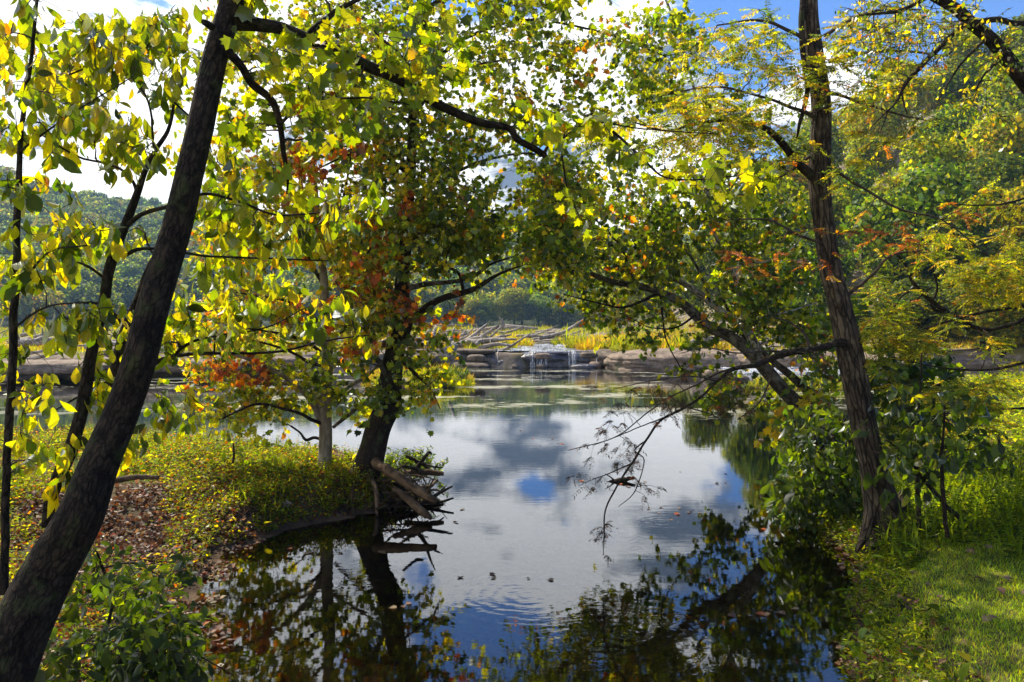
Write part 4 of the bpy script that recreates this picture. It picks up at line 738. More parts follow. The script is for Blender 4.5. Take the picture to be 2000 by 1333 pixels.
# 5. leaning sycamore on the right
q0 = P(1650, 905, 13.0)
T = Tree('tree', (q0[0], q0[1], q0[2]), 'mottled white and brown sycamore leaning far out over the pool from the right bank', 'tree')
T.limb([(1690, 950, 13.00, 42.6), (1645, 895, 13.00, 33.4), (1605, 845, 13.00, 30.4), (1565, 795, 13.00, 28.1), (1525, 755, 13.00, 26.6), (1490, 715, 13.03, 25.1), (1455, 680, 13.11, 23.6), (1420, 655, 13.10, 22.0), (1385, 640, 13.09, 21.3), (1358, 615, 13.16, 19.8), (1330, 590, 13.12, 17.5), (1290, 572, 13.12, 15.2), (1240, 557, 13.15, 12.9), (1190, 548, 13.18, 10.6), (1130, 525, 13.23, 7.6), (1060, 490, 13.30, 4.6), (1000, 470, 13.35, 3.0)], B_SYC, 'trunk', k=22, amp=0.10, sub=8)
for q, m in (([(1480, 690, 13.05, 19.8), (1455, 645, 13.21, 18.2), (1425, 620, 13.39, 16.7), (1390, 595, 13.47, 14.4), (1350, 565, 13.57, 12.9), (1320, 545, 13.65, 10.6), (1280, 530, 13.75, 8.4), (1220, 500, 13.90, 6.1), (1150, 460, 14.07, 3.8)], B_SYCP), ([(1462, 655, 13.10, 11.4), (1455, 620, 13.11, 9.9), (1445, 580, 13.14, 9.9), (1432, 535, 13.17, 9.1), (1420, 500, 13.20, 7.6), (1400, 470, 13.25, 6.8), (1385, 420, 13.29, 5.3), (1370, 330, 13.32, 3.0)], B_SYCP),
          ([(1690, 905, 13.20, 25.8), (1650, 845, 13.40, 21.3), (1620, 800, 13.50, 19.0), (1580, 765, 13.50, 16.7), (1545, 735, 13.50, 15.2), (1500, 700, 13.50, 11.4), (1440, 640, 13.75, 7.6), (1400, 560, 13.95, 3.8)], B_SYC), ([(1434, 530, 13.16, 6.1), (1455, 512, 13.11, 5.3), (1490, 512, 13.03, 4.6), (1540, 490, 13.00, 3.0), (1580, 450, 13.00, 2.3)], B_SYCP), ([(1462, 640, 13.10, 6.1), (1490, 620, 13.03, 4.6), (1530, 612, 13.00, 3.8), (1600, 590, 13.00, 2.3)], B_SYCP),
          ([(1290, 572, 13.12, 6.8), (1220, 600, 13.00, 4.6), (1160, 590, 12.95, 3.0), (1100, 575, 13.00, 1.5)], B_DARK), ([(1390, 600, 13.47, 6.1), (1360, 520, 13.35, 5.3), (1310, 450, 13.38, 3.8), (1260, 380, 13.40, 2.3)], B_SYC), ([(1240, 557, 13.15, 6.1), (1210, 480, 13.12, 4.6), (1150, 420, 13.18, 3.0), (1080, 390, 13.25, 1.5)], B_DARK), ([(1385, 430, 13.29, 3.8), (1440, 350, 13.15, 3.0), (1470, 300, 13.07, 2.3)], B_SYC), ([(1360, 615, 13.15, 5.3), (1320, 640, 12.85, 3.8), (1270, 640, 12.77, 2.3), (1230, 620, 12.68, 1.5)], B_DARK), ([(1620, 850, 13.00, 6.1), (1590, 870, 12.60, 4.6), (1560, 850, 12.40, 3.0), (1545, 800, 12.30, 2.3)], B_DARK), ([(1290, 572, 13.12, 6.1), (1300, 660, 12.90, 3.0), (1330, 720, 12.73, 2.3)], B_DARK)):
    T.limb(q, m, 'limb', k=10, sub=7)
T.limb([(1385, 420, 13.3, 6.8), (1375, 300, 13.5, 6.1), (1350, 150, 13.8, 5.3), (1300, 0, 14.2, 4.6), (1220, -140, 14.8, 5), (1120, -260, 15.4, 3)], B_SYCP, 'limb', k=8, sub=7)  # limb added to carry the unseen crown that shades the lawn
C = T.clump([(1190, -160, 130, 110, 15.2, 1.2, 50), (1330, -230, 140, 120, 14.6, 1.4, 40), (1420, 230, 90, 60, 14, .8, 14), (1180, 510, 150, 50, 13.60, 1.17, 105), (1050, 480, 100, 50, 13.72, 0.78, 39), (1330, 470, 150, 80, 13.83, 1.3, 112), (1180, 420, 110, 50, 13.80, 1.04, 51), (1480, 470, 120, 110, 13.55, 1.3, 105), (1220, 600, 50, 28, 13.50, 0.52, 15), (1110, 575, 50, 28, 13.57, 0.39, 12), (1400, 600, 120, 60, 13.75, 1.04, 51), (1520, 620, 90, 80, 13.50, 0.91, 51), (1470, 760, 90, 35, 13.17, 0.65, 21), (1560, 700, 60, 60, 13.30, 0.65, 24), (1250, 650, 50, 20, 13.32, 0.39, 6), (1340, 730, 30, 20, 13.10, 0.26, 4), (1420, 330, 100, 60, 13.70, 1.04, 36), (1640, 680, 70, 90, 13.50, 0.91, 36), (1430, 790, 50, 20, 13.18, 0.39, 6), (1300, 330, 120, 70, 13.80, 1.04, 51)], gap=0.38, seed=4)  # first two clumps are unseen crown, added to shade the right lawn
D = T.grow(C, tip=0.003, sag=0.02); T.sprigs(C, D, 21, 0.55, 0.084, 'syc_dark', T_MAPLE, droop=0.45, twigs=3)
C = T.clump([(1500, 820, 50, 40, 12.80, 0.52, 9), (1620, 790, 60, 60, 12.90, 0.52, 12), (1400, 470, 90, 90, 13.95, 0.65, 18)], gap=0.4, seed=8)
D = T.grow(C, tip=0.003, sag=0.02); T.sprigs(C, D, 9, 0.24, 0.12, 'yellow', T_MAPLE, droop=0.4)
T.finish(M_LEAF, parts=290)

# 6. furrowed honey-locust trunk on the right
q0 = P(1728, 1030, 8.2)
T = Tree('tree', q0, 'tall furrowed brown trunk at the right water edge with dead boughs over the pool', 'tree')
T.limb([(1742, 1075, 8.2, 108), (1728, 1010, 8.2, 76), (1715, 960, 8.2, 59), (1703, 907, 8.2, 50), (1690, 855, 8.2, 49), (1680, 800, 8.2, 48), (1671, 750, 8.2, 48), (1660, 690, 8.2, 49), (1640, 600, 8.2, 43), (1620, 520, 8.2, 40), (1611, 440, 8.2, 38), (1603, 350, 8.2, 40), (1604, 200, 8.2, 36), (1593, 100, 8.2, 33), (1585, 20, 8.2, 30), (1580, -120, 8.2, 27), (1575, -400, 8.2, 20)], B_LOCUST, 'trunk', k=56, amp=0.05, ridge=0.045, sub=22, flare=0.25)
for a, b_ in (((1742, 1075), (1700, 1100)), ((1700, 1020), (1672, 1078)), ((1770, 1040), (1820, 1075))):
    T.limb([(a[0], a[1] - 70, 8.2, 30), (a[0], a[1] - 20, 8.1, 26), ((a[0] + b_[0]) / 2, (a[1] + b_[1]) / 2, 8.0, 18), (b_[0], b_[1], 7.9, 8)], B_LOCUST, 'root', k=10, skel=False)
for q in ([(1648, 672, 8.1, 18.7), (1620, 675, 8.0, 14.4), (1580, 684, 7.9, 13.0), (1540, 690, 7.8, 12.2), (1500, 704, 7.8, 12.2), (1470, 715, 7.7, 10.1), (1430, 722, 7.6, 7.9), (1400, 745, 7.6, 5.8), (1370, 775, 7.6, 5.0), (1330, 800, 7.6, 5.0), (1290, 822, 7.6, 4.3), (1262, 860, 7.6, 4.3), (1235, 905, 7.6, 4.3), (1205, 950, 7.6, 3.6), (1182, 1000, 7.6, 2.9), (1180, 1050, 7.6, 2.2), (1178, 1085, 7.6, 1.2)],
          [(1440, 718, 7.6, 5.8), (1400, 730, 7.7, 4.3), (1360, 752, 7.8, 3.6), (1310, 775, 7.9, 2.9), (1260, 810, 8, 2.5), (1200, 855, 8, 2.2), (1110, 880, 8, 1.4)], [(1300, 815, 7.6, 2.9), (1260, 830, 7.5, 2.2), (1200, 855, 7.4, 1.8), (1160, 870, 7.4, 1.1)], [(1235, 905, 7.6, 2.9), (1190, 925, 7.5, 2.2), (1150, 940, 7.4, 1.4), (1130, 950, 7.4, 0.9)], [(1262, 860, 7.6, 2.9), (1240, 880, 7.6, 2.9), (1258, 900, 7.7, 2.2), (1240, 960, 7.7, 2.2), (1208, 990, 7.7, 1.1)],
          [(1510, 700, 7.8, 5.8), (1505, 740, 7.8, 3.6), (1480, 790, 7.9, 2.9), (1440, 820, 7.9, 1.4)], [(1580, 682, 7.9, 5.8), (1575, 660, 7.9, 5.8), (1558, 640, 7.9, 4.3), (1530, 625, 7.9, 2.9), (1500, 620, 7.9, 1.4)], [(1560, 690, 7.9, 5.0), (1500, 686, 7.8, 3.6), (1440, 690, 7.7, 2.9), (1380, 680, 7.7, 2.2), (1330, 690, 7.7, 1.4)], [(1340, 795, 7.6, 2.9), (1400, 815, 7.5, 2.2), (1430, 850, 7.4, 1.4)], [(1400, 745, 7.6, 3.6), (1350, 735, 7.5, 2.2), (1270, 745, 7.4, 1.7), (1200, 760, 7.4, 1.2)],
          [(1590, 345, 8.2, 20), (1565, 325, 8.1, 17), (1545, 300, 8.0, 15), (1515, 268, 7.9, 13), (1480, 245, 7.8, 10), (1430, 235, 7.7, 8), (1370, 240, 7.6, 6), (1300, 255, 7.5, 4), (1240, 240, 7.4, 3)], [(1597, 230, 8.2, 9), (1545, 210, 8.0, 7), (1490, 190, 7.9, 5), (1400, 170, 7.8, 4), (1320, 180, 7.7, 2)], [(1592, 90, 8.2, 9), (1540, 60, 8.0, 7), (1480, 40, 7.9, 5), (1400, 50, 7.8, 3)], [(1610, 70, 8.2, 8), (1660, 40, 8.2, 6), (1720, 20, 8.2, 5), (1800, 20, 8.2, 3)], [(1618, 120, 8.2, 9), (1680, 105, 8.1, 6), (1760, 100, 8.0, 5), (1850, 110, 7.9, 3)], [(1622, 330, 8.2, 7), (1690, 370, 8.0, 5), (1760, 410, 7.8, 4), (1840, 430, 7.6, 3), (1930, 500, 7.5, 2)],
          [(1618, 180, 8.2, 7), (1680, 200, 8.1, 5), (1760, 225, 8.0, 4), (1830, 240, 7.9, 2)], [(1590, 300, 8.2, 7), (1520, 350, 8, 5), (1450, 380, 7.8, 4), (1380, 370, 7.7, 2)], [(1620, 480, 8.2, 6), (1560, 460, 8.0, 5), (1500, 430, 7.9, 4), (1420, 430, 7.8, 2)], [(1640, 590, 8.2, 8), (1700, 540, 8.1, 6), (1740, 500, 8.0, 5), (1800, 490, 7.9, 3)]):
    T.limb(q, B_TWIG if q[0][3] < 12 else B_DARK, 'limb', k=9, amp=0.25, sub=6)
T.limb([(1568, -10, 8.15, 12), (1566, 60, 8.1, 11), (1572, 130, 8.1, 10), (1577, 180, 8.1, 10), (1572, 210, 8.1, 9), (1562, 240, 8.1, 7), (1556, 270, 8.1, 4)], B_DARK, 'vine_stem', k=8, skel=False)
def fronds(t, blobs, pal, size=0.030, n=14, L0=0.23, gap=0.4, seed=0, droop=0.25, gsc=0.011, per=5, Tm=T_SIMPLE):
    C = t.clump(blobs, gap=gap, gsc=gsc, seed=seed); D = t.grow(C, tip=0.0016, sag=0.03, wob=0.10); m = len(C) * per
    ax = unit(np.repeat(D, per, 0) * (0.8, 0.8, 0.2) + rng.normal(size=(m, 3)) * (0.7, 0.7, 0.22) + (0, 0, -droop)); L_ = L0 * rng.uniform(0.6, 1.25, m); O = np.repeat(C, per, 0)
    pc_, _ = pick(pal, m, 0.25); f = np.linspace(0.12, 1, n)
    side = unit(np.cross(ax, (0, 0, 1.0) + rng.normal(0, 0.35, (m, 3))))
    for q in range(m): tube(t.tw, np.array([O[q], O[q] + ax[q] * L_[q] * .5 + (0, 0, .01), O[q] + ax[q] * L_[q] - (0, 0, .03 * L_[q])]), np.array([.0016, .0012, .0006]), 3, cap=False)
    for sg in (-1, 1):
        pos = (O[:, None] + ax[:, None] * (L_[:, None] * f[None])[..., None]).reshape(-1, 3) - np.array((0, 0, 1.0)) * np.tile(0.012 * f ** 2, m)[:, None]
        d = unit(np.repeat(side * sg, n, 0) + np.repeat(ax, n, 0) * 0.35 + rng.normal(0, 0.15, (m * n, 3)) + (0, 0, -0.2)); nr = unit(np.array((0, 0, 1.0)) + rng.normal(0, 0.45, (m * n, 3)))
        kp = rng.random(m * n) < 0.88; c = np.repeat(pc_, n, 0) * np.exp(rng.normal(0, 0.2, (m * n, 1)))
        t.leaves.append((pos[kp], d[kp], nr[kp], (size * np.exp(rng.normal(0, 0.2, m * n)))[kp], c[kp], Tm))
fronds(T, [(1450, 150, 130, 110, 7.8, .6, 60), (1370, 230, 130, 60, 7.6, .6, 70), (1480, 290, 110, 60, 7.9, .5, 34), (1230, 255, 90, 45, 7.5, .5, 26), (1750, 80, 150, 80, 8, .6, 60), (1740, 220, 110, 80, 8, .5, 26), (1620, 165, 60, 60, 7.9, .2, 16), (1440, 60, 90, 50, 7.9, .5, 20), (1640, 330, 40, 30, 7.9, .2, 6)], 'locust', seed=1)
fronds(T, [(1780, 430, 150, 60, 7.8, .5, 16), (1500, 480, 110, 70, 7.8, .5, 8), (1620, 480, 60, 60, 7.7, .3, 8)], 'rust', seed=3, size=0.024, L0=0.17)
fronds(T, [(1250, 800, 90, 50, 7.6, .3, 28), (1200, 880, 60, 50, 7.5, .3, 18), (1370, 760, 90, 40, 7.6, .3, 22), (1420, 820, 60, 40, 7.6, .2, 10), (1250, 940, 40, 40, 7.6, .2, 8), (1150, 930, 30, 25, 7.5, .2, 5), (1560, 690, 70, 30, 7.8, .2, 8), (1180, 1050, 10, 40, 7.6, .05, 7)], 'dead', seed=6, size=0.034, L0=0.12, n=6, droop=0.5, per=3, Tm=T_SLIM, gap=0.3)
T.finish(M_FERN, parts=0)

# 7. low golden boughs of a second locust at the right edge, and the mossy limb from above
b = P(2230, 900, 9.0)
T = Tree('tree', b, 'golden feathery-leaved tree reaching in from the right edge with tangled dead boughs', 'tree')
T.limb([(2230, 1000, 9, 60), (2215, 800, 9, 50), (2190, 600, 9, 45), (2170, 300, 9, 35), (2160, 0, 9, 22)], B_LOCUST, 'trunk', k=20)
for q in ([(2195, 560, 9, 14.4), (2080, 590, 9, 10.8), (1980, 600, 9, 7.2), (1880, 620, 9, 4.8), (1780, 650, 9, 2.4)], [(2190, 640, 9, 12.0), (2060, 690, 8.8, 8.4), (1950, 720, 8.6, 5.4), (1850, 720, 8.5, 3.0), (1750, 700, 8.4, 1.8)], [(2180, 450, 9, 12.0), (2080, 480, 9, 8.4), (1990, 520, 9, 6.0), (1930, 545, 9, 4.2), (1850, 560, 9, 2.4)], [(2200, 760, 9, 9.6), (2080, 790, 8.7, 6.0), (1960, 800, 8.5, 3.6), (1830, 810, 8.3, 1.8)], [(2175, 520, 9, 10.8), (1960, 640, 9.4, 7.8), (1860, 615, 9.5, 7.2), (1790, 560, 9.5, 7.2), (1770, 520, 9.5, 5.4), (1740, 480, 9.5, 3.6), (1700, 450, 9.5, 1.8)],
          [(1860, 615, 9.5, 4.8), (1820, 600, 9.5, 4.8), (1830, 560, 9.5, 4.2), (1810, 500, 9.5, 3.0), (1780, 470, 9.5, 1.8)], [(1790, 560, 9.5, 4.8), (1760, 580, 9.5, 4.2), (1740, 610, 9.5, 3.0), (1700, 640, 9.5, 1.8)], [(1820, 560, 9.5, 3.6), (1780, 600, 9.5, 3.6), (1800, 640, 9.5, 2.4), (1850, 650, 9.5, 1.2)], [(2180, 400, 9, 8.4), (2050, 380, 8.8, 5.4), (1950, 400, 8.6, 3.6), (1850, 400, 8.4, 1.8)]):
    T.limb(q, B_DARK, 'limb', k=9, amp=0.25, sub=6)
fronds(T, [(1900, 480, 110, 60, 8.8, .6, 60), (1830, 640, 140, 50, 8.6, .6, 70), (1930, 580, 90, 60, 8.8, .5, 46), (1880, 740, 140, 60, 8.5, .5, 60), (1760, 560, 70, 80, 9.3, .4, 14), (1750, 690, 60, 40, 8.4, .3, 20), (1830, 830, 120, 50, 8.3, .4, 26), (2050, 650, 80, 200, 8.8, .6, 40), (1950, 390, 80, 40, 8.6, .4, 14)], 'locust_or', seed=2)
T.finish(M_FERN, parts=0)
b = P(2350, 700, 6.5)
T = Tree('tree', b, 'mossy dark leaning tree crossing the top right corner with small yellow leaves', 'tree')
T.limb([(2350, 1100, 6.5, 110), (2330, 600, 6.5, 95), (2300, 420, 6.5, 80), (2200, 330, 6.4, 52), (2080, 240, 6.3, 36), (2030, 195, 6.3, 33), (1985, 145, 6.3, 28), (1955, 105, 6.3, 26), (1925, 72, 6.3, 24), (1895, 45, 6.3, 22), (1865, 15, 6.3, 20), (1820, -10, 6.3, 16), (1740, -60, 6.3, 10)], B_LEAN, 'trunk', k=16)
for q in ([(1890, 42, 6.3, 12), (1855, 72, 6.3, 10), (1820, 108, 6.3, 10), (1785, 145, 6.3, 9), (1768, 165, 6.3, 7), (1750, 200, 6.3, 5), (1730, 220, 6.3, 3), (1700, 250, 6.3, 2)], [(1900, 45, 6.3, 12), (1945, 38, 6.3, 11), (1980, 46, 6.3, 10), (2040, 45, 6.3, 10)], [(1768, 160, 6.3, 5), (1762, 185, 6.3, 4), (1772, 225, 6.3, 2)], [(1930, 75, 6.3, 7), (1890, 110, 6.3, 5), (1860, 150, 6.3, 4), (1830, 200, 6.3, 2)], [(1960, 110, 6.3, 6), (1920, 150, 6.2, 4), (1900, 200, 6.2, 2)], [(1820, -10, 6.3, 10), (1760, 20, 6.3, 7), (1680, 30, 6.3, 4)]):
    T.limb(q, B_DARK, 'limb', k=9, amp=0.2, sub=6)
C = T.clump([(1850, 110, 130, 90, 6.3, .5, 46), (1950, 150, 60, 90, 6.3, .4, 20), (1740, 130, 90, 90, 6.4, .4, 20), (1800, 30, 160, 50, 6.4, .5, 30), (1700, 60, 80, 60, 6.4, .4, 12), (1880, 220, 90, 30, 6.3, .3, 12)], gap=0.38, seed=7)
D = T.grow(C, tip=0.0018, sag=0.0); T.sprigs(C, D, 12, 0.20, 0.042, 'locust', T_SIMPLE, droop=0.45, twigs=3)
T.finish(M_LEAF, parts=0)

# 8. understorey at the right
def under(label, main, blobs, per, size, pal='under', Tm=T_OVATE, sides=(), cat='sapling', name='sapling', mat=M_LEAF, parts=200, droop=0.5, gap=0.3, spread=0.14):
    return sapling(label, main, sides, blobs, per, pal, size, B_DARK, parts, mat, Tm, droop, gap, spread, name, cat, 0.6)
under('dense dark green shrub hanging over the water to the left of the furrowed trunk', [(1640, 1010, 9.6, 16), (1620, 960, 9.6, 12), (1600, 900, 9.6, 8), (1590, 850, 9.6, 5)],
      [(1600, 950, 80, 70, 9.5, .5, 70), (1630, 870, 60, 60, 9.6, .5, 44), (1560, 990, 50, 40, 9.3, .4, 26), (1590, 830, 50, 40, 9.8, .4, 16), (1660, 960, 50, 70, 9.3, .4, 34), (1560, 900, 40, 60, 9.6, .3, 16), (1680, 860, 40, 60, 9.2, .3, 14)], 9, 0.105,
      sides=([(1625, 970, 9.6, 8), (1570, 960, 9.4, 5), (1530, 970, 9.3, 3)], [(1610, 920, 9.6, 7), (1570, 880, 9.6, 4), (1540, 860, 9.6, 2)], [(1630, 960, 9.5, 7), (1680, 900, 9.3, 5), (1690, 850, 9.2, 3)], [(1600, 880, 9.6, 5), (1640, 840, 9.6, 3), (1660, 800, 9.6, 2)]), cat='shrub', name='shrub', parts=290)
under('thin upright sapling with large dark leaves just right of the furrowed trunk', [(1795, 1035, 7.6, 9), (1792, 960, 7.6, 8), (1790, 900, 7.6, 8), (1792, 820, 7.6, 6), (1798, 740, 7.6, 4), (1800, 690, 7.6, 3)],
      [(1760, 900, 60, 40, 7.5, .3, 9), (1740, 860, 50, 50, 7.4, .3, 9), (1800, 780, 70, 50, 7.6, .3, 12), (1830, 860, 50, 40, 7.6, .3, 9), (1770, 940, 50, 30, 7.4, .2, 6)], 6, 0.10, sides=([(1790, 900, 7.6, 4), (1760, 880, 7.5, 3), (1730, 860, 7.4, 2)], [(1792, 840, 7.6, 4), (1830, 820, 7.6, 3), (1860, 830, 7.6, 2)]))
under('second thin sapling with broad leaves standing on the shaded lawn edge', [(1850, 1050, 7.3, 9), (1843, 980, 7.3, 8), (1838, 900, 7.3, 7), (1842, 850, 7.3, 5), (1845, 790, 7.3, 3)],
      [(1850, 900, 50, 30, 7.3, .3, 8), (1890, 870, 60, 30, 7.2, .3, 8), (1830, 820, 50, 40, 7.3, .3, 8), (1880, 800, 60, 30, 7.3, .3, 7)], 6, 0.10, sides=([(1838, 900, 7.3, 4), (1870, 880, 7.2, 3), (1910, 880, 7.2, 2)],))
under('leaning dead sapling stem crossing behind the two thin saplings', [(1890, 1030, 7.7, 10), (1850, 990, 7.7, 9), (1810, 945, 7.7, 8), (1780, 900, 7.7, 5), (1760, 860, 7.7, 3)], [(1760, 850, 30, 30, 7.7, .2, 3)], 4, 0.10)
under('leafy dark bush at the right edge beyond the lawn', [(2010, 1010, 9.5, 18), (1990, 960, 9.5, 12), (1960, 900, 9.5, 8), (1950, 850, 9.5, 5)],
      [(1960, 960, 80, 60, 9.5, .5, 46), (1880, 990, 70, 50, 9.6, .5, 30), (1990, 880, 50, 60, 9.6, .5, 16), (1820, 1010, 60, 40, 9.4, .4, 16)], 8, 0.075, sides=([(1990, 980, 9.5, 8), (1920, 970, 9.5, 6), (1860, 980, 9.5, 4), (1800, 1000, 9.4, 2)],), cat='shrub', name='shrub', parts=150)
under('mid-height dark green bush behind the furrowed trunk', [(1760, 900, 11.5, 18), (1750, 840, 11.5, 12), (1740, 760, 11.5, 8), (1735, 700, 11.5, 5)],
      [(1740, 740, 80, 60, 11.4, .6, 46), (1700, 640, 60, 60, 11.5, .5, 24), (1810, 740, 70, 50, 11.4, .5, 24), (1760, 830, 60, 60, 11.3, .5, 20), (1880, 790, 80, 40, 11.3, .5, 14)], 9, 0.115, sides=([(1745, 800, 11.5, 8), (1800, 760, 11.5, 6), (1860, 750, 11.4, 4)], [(1740, 740, 11.5, 7), (1710, 680, 11.5, 5), (1690, 620, 11.5, 3)]), cat='shrub', name='shrub', Tm=T_MAPLE, parts=200)

# 9. dark leafy shrub at the lower left, in front
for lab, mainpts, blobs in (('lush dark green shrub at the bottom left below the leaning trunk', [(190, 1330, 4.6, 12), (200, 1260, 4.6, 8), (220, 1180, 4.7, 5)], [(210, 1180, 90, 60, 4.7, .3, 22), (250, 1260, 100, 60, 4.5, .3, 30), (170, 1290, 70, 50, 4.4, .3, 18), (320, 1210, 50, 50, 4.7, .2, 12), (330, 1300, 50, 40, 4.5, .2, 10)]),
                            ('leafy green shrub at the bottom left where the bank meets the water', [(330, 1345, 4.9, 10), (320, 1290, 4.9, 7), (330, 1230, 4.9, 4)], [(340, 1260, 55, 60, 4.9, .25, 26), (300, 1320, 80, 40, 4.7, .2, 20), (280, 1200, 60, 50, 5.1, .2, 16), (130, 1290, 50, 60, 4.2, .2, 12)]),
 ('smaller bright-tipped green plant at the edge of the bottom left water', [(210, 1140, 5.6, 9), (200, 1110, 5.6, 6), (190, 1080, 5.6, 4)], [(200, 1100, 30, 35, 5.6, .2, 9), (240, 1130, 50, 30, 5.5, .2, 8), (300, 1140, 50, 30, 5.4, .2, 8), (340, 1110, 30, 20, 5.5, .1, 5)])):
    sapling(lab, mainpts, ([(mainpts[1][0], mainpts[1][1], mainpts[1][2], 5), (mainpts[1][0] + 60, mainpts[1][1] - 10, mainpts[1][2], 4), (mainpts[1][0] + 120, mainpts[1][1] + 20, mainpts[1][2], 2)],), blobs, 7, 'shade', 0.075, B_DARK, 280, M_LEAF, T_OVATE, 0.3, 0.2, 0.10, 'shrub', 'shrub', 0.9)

# ------------------------------------------------------------------ driftwood by the roots
def log(name, pts, mat, label, cat='log', group=None, k=12, knots=1):
    Q = catmull(limb_pts(pts) if not isinstance(pts, np.ndarray) else pts, 6); c = Q[0, :3].copy(); mb = MB(); Q[:, :3] += (rng.random((len(Q), 1)) - .5) * Q[:, 3:4] * 0.3
    tube(mb, Q[:, :3], Q[:, 3], k, 0.16, seed=random.random() * 20); o = link(name, mb.mesh(name, c), mat, loc=c); tag(o, label, cat, group)
    for i in range(knots):
        j = random.randrange(2, len(Q) - 2); mb = MB(); a = Q[j, :3]; e = a + unit(rng.normal(size=3) + (0, 0, .8)) * Q[j, 3] * random.uniform(3, 7); q = catmull(np.array([a, (a + e) / 2 + rng.normal(0, .1, 3) * Q[j, 3], e]), 3); tube(mb, q, np.linspace(Q[j, 3] * .45, Q[j, 3] * .12, len(q)), 6, .2)
        link('branch_stub', mb.mesh('branch_stub', c), mat, o)
    return o
log('driftwood_log', [(733, 903, 10.5, 20), (765, 925, 10.2, 20), (800, 948, 9.9, 18), (838, 972, 9.6, 15), (852, 978, 9.55, 12)], B_WETLOG, 'upper of two sunlit brown logs slanting from the root tangle into the water', knots=1)
log('driftwood_log', [(770, 955, 10.1, 11), (800, 980, 9.9, 14), (828, 1002, 9.7, 15), (842, 1012, 9.6, 8)], B_WETLOG, 'lower, shorter brown log slanting from the root tangle into the water', knots=0)
log('driftwood_log', [(790, 925, 10.9, 12), (820, 922, 10.9, 12), (850, 924, 10.9, 11), (867, 926, 10.9, 7)], B_WETLOG, 'dark horizontal log end pointing right out of the root tangle', knots=1)
log('driftwood_branch', [(812, 918, 10.8, 9), (825, 900, 10.8, 8), (838, 884, 10.8, 6), (843, 889, 10.8, 3)], B_DARK, 'forked dead branch standing up out of the root tangle', 'branch')
log('driftwood_branch', [(780, 905, 10.6, 4), (800, 930, 10.4, 4), (822, 955, 10.3, 4)], B_WETLOG, 'thin tan stick crossing the root tangle', 'branch', knots=0)
log('driftwood_log', [(618, 885, 11.9, 12), (650, 888, 11.7, 12), (680, 905, 11.4, 14), (700, 920, 11.2, 14)], B_WETLOG, 'tan log lying between the two waterside trunks', knots=0)
log('driftwood_log', [(647, 878, 11.8, 9), (668, 890, 11.6, 11), (690, 905, 11.3, 11)], B_WETLOG, 'short tan limb above the log between the two waterside trunks', knots=0)
log('driftwood_log', [(225, 938, 8.6, 12), (270, 932, 8.6, 11), (310, 933, 8.6, 8)], B_WETLOG, 'grey fallen pole on the grassy left bank beside the leaning trunk', knots=0)
log('floating_log', [(1170, 950, 11.9, 4), (1190, 944, 12, 9), (1215, 938, 12, 10), (1240, 934, 12, 5)], B_DARK, 'small dark log afloat in mid pool under the drooping bough')
log('dead_stub', [(455, 905, 10.2, 5), (457, 885, 10.2, 4), (455, 866, 10.2, 3)], B_DARK, 'short dead stub standing on the left bank by the water', 'stub', knots=0)

for i in range(16):
    px, py, d_ = random.uniform(770, 850), random.uniform(905, 985), random.uniform(9.9, 11.2); q = P(px, py, d_); q[2] = max(q[2], .03); L_ = random.uniform(.25, .7); a = random.uniform(-.9, .5); r = random.uniform(.008, .028)
    o = np.array([(q[0] - math.cos(a) * L_ / 2, q[1] - random.uniform(-.2, .2), q[2] + math.sin(-a) * L_ / 2 * .8, r), (*(q + rng.normal(0, .04, 3)), r * 1.1), (q[0] + math.cos(a) * L_ / 2, q[1] + random.uniform(-.2, .2), max(.01, q[2] - math.sin(-a) * L_ / 2 * .8), r * .6)])
    log('driftwood_stick', o, random.choice((B_DARK, B_WETLOG)), 'dark broken stick caught in the root tangle', 'stick', 'sticks caught in the root tangle', k=7, knots=0)
# driftwood jam above the ledge
cnt = 0
for q_, (x0, x1, y0, y1, n_) in enumerate(((800, 960, 655, 688, 34), (960, 1110, 650, 690, 26), (800, 1000, 632, 650, 12), (1180, 1330, 640, 652, 10), (1360, 1620, 660, 705, 30), (560, 790, 650, 700, 16), (0, 400, 650, 715, 30), (1000, 1120, 680, 692, 5))):
    where = ('in the jam on the shelf left of the waterfall', 'in the jam directly behind the waterfall lip', 'far back in the marsh behind the jam', 'stranded in the marsh right of the waterfall', 'heaped behind the tan boulders under the leaning sycamore', 'on the far shore between the two waterside trees', 'on the far shore seen past the leaning trunk', 'lying in the shallow channel feeding the waterfall')[q_]
    for i in range(n_):
        px, py = random.uniform(x0, x1), random.uniform(y0, y1); q = G(px, py, 0.95); q[1] = max(q[1], float(np.interp(q[0], *YF)) + random.uniform(1.0, 4)); q[0] = (px - 1000) / FPX * q[1]; q[0] += -3.0 if abs(q[0] - 1.4 - .08 * (q[1] - 39)) < 2.0 and q[1] < 46 else 0; L_ = random.uniform(0.8, 3.6) * (1.3 if py < 650 else 1); a = random.uniform(-0.6, 0.6) if random.random() < .5 else random.uniform(-1.6, 1.6); r = random.uniform(0.04, 0.16) * (1.4 if random.random() < .15 else 1) 
        d = np.array((math.cos(a), math.sin(a) * .8, random.choice((random.uniform(-.1, .2), random.uniform(.1, .75))))); z = gz(q[0], q[1]) + r + random.uniform(0.05, .45)
        o = np.array([(q[0] - d[0] * L_ / 2, q[1] - d[1] * L_ / 2, z - d[2] * L_ / 2 * .3, r), (q[0], q[1], z + random.uniform(-.05, .2), r * .9), (q[0] + d[0] * L_ / 2, q[1] + d[1] * L_ / 2, z + d[2] * L_ / 2, r * .4)])
        log('driftwood_log', o, B_DRIFT, ('thick' if r > .12 else 'slim' if r < .07 else 'bleached') + ' grey driftwood log ' + where, 'log', 'driftwood logs jammed on the rock shelf', k=7, knots=1 if r > .07 else 0)
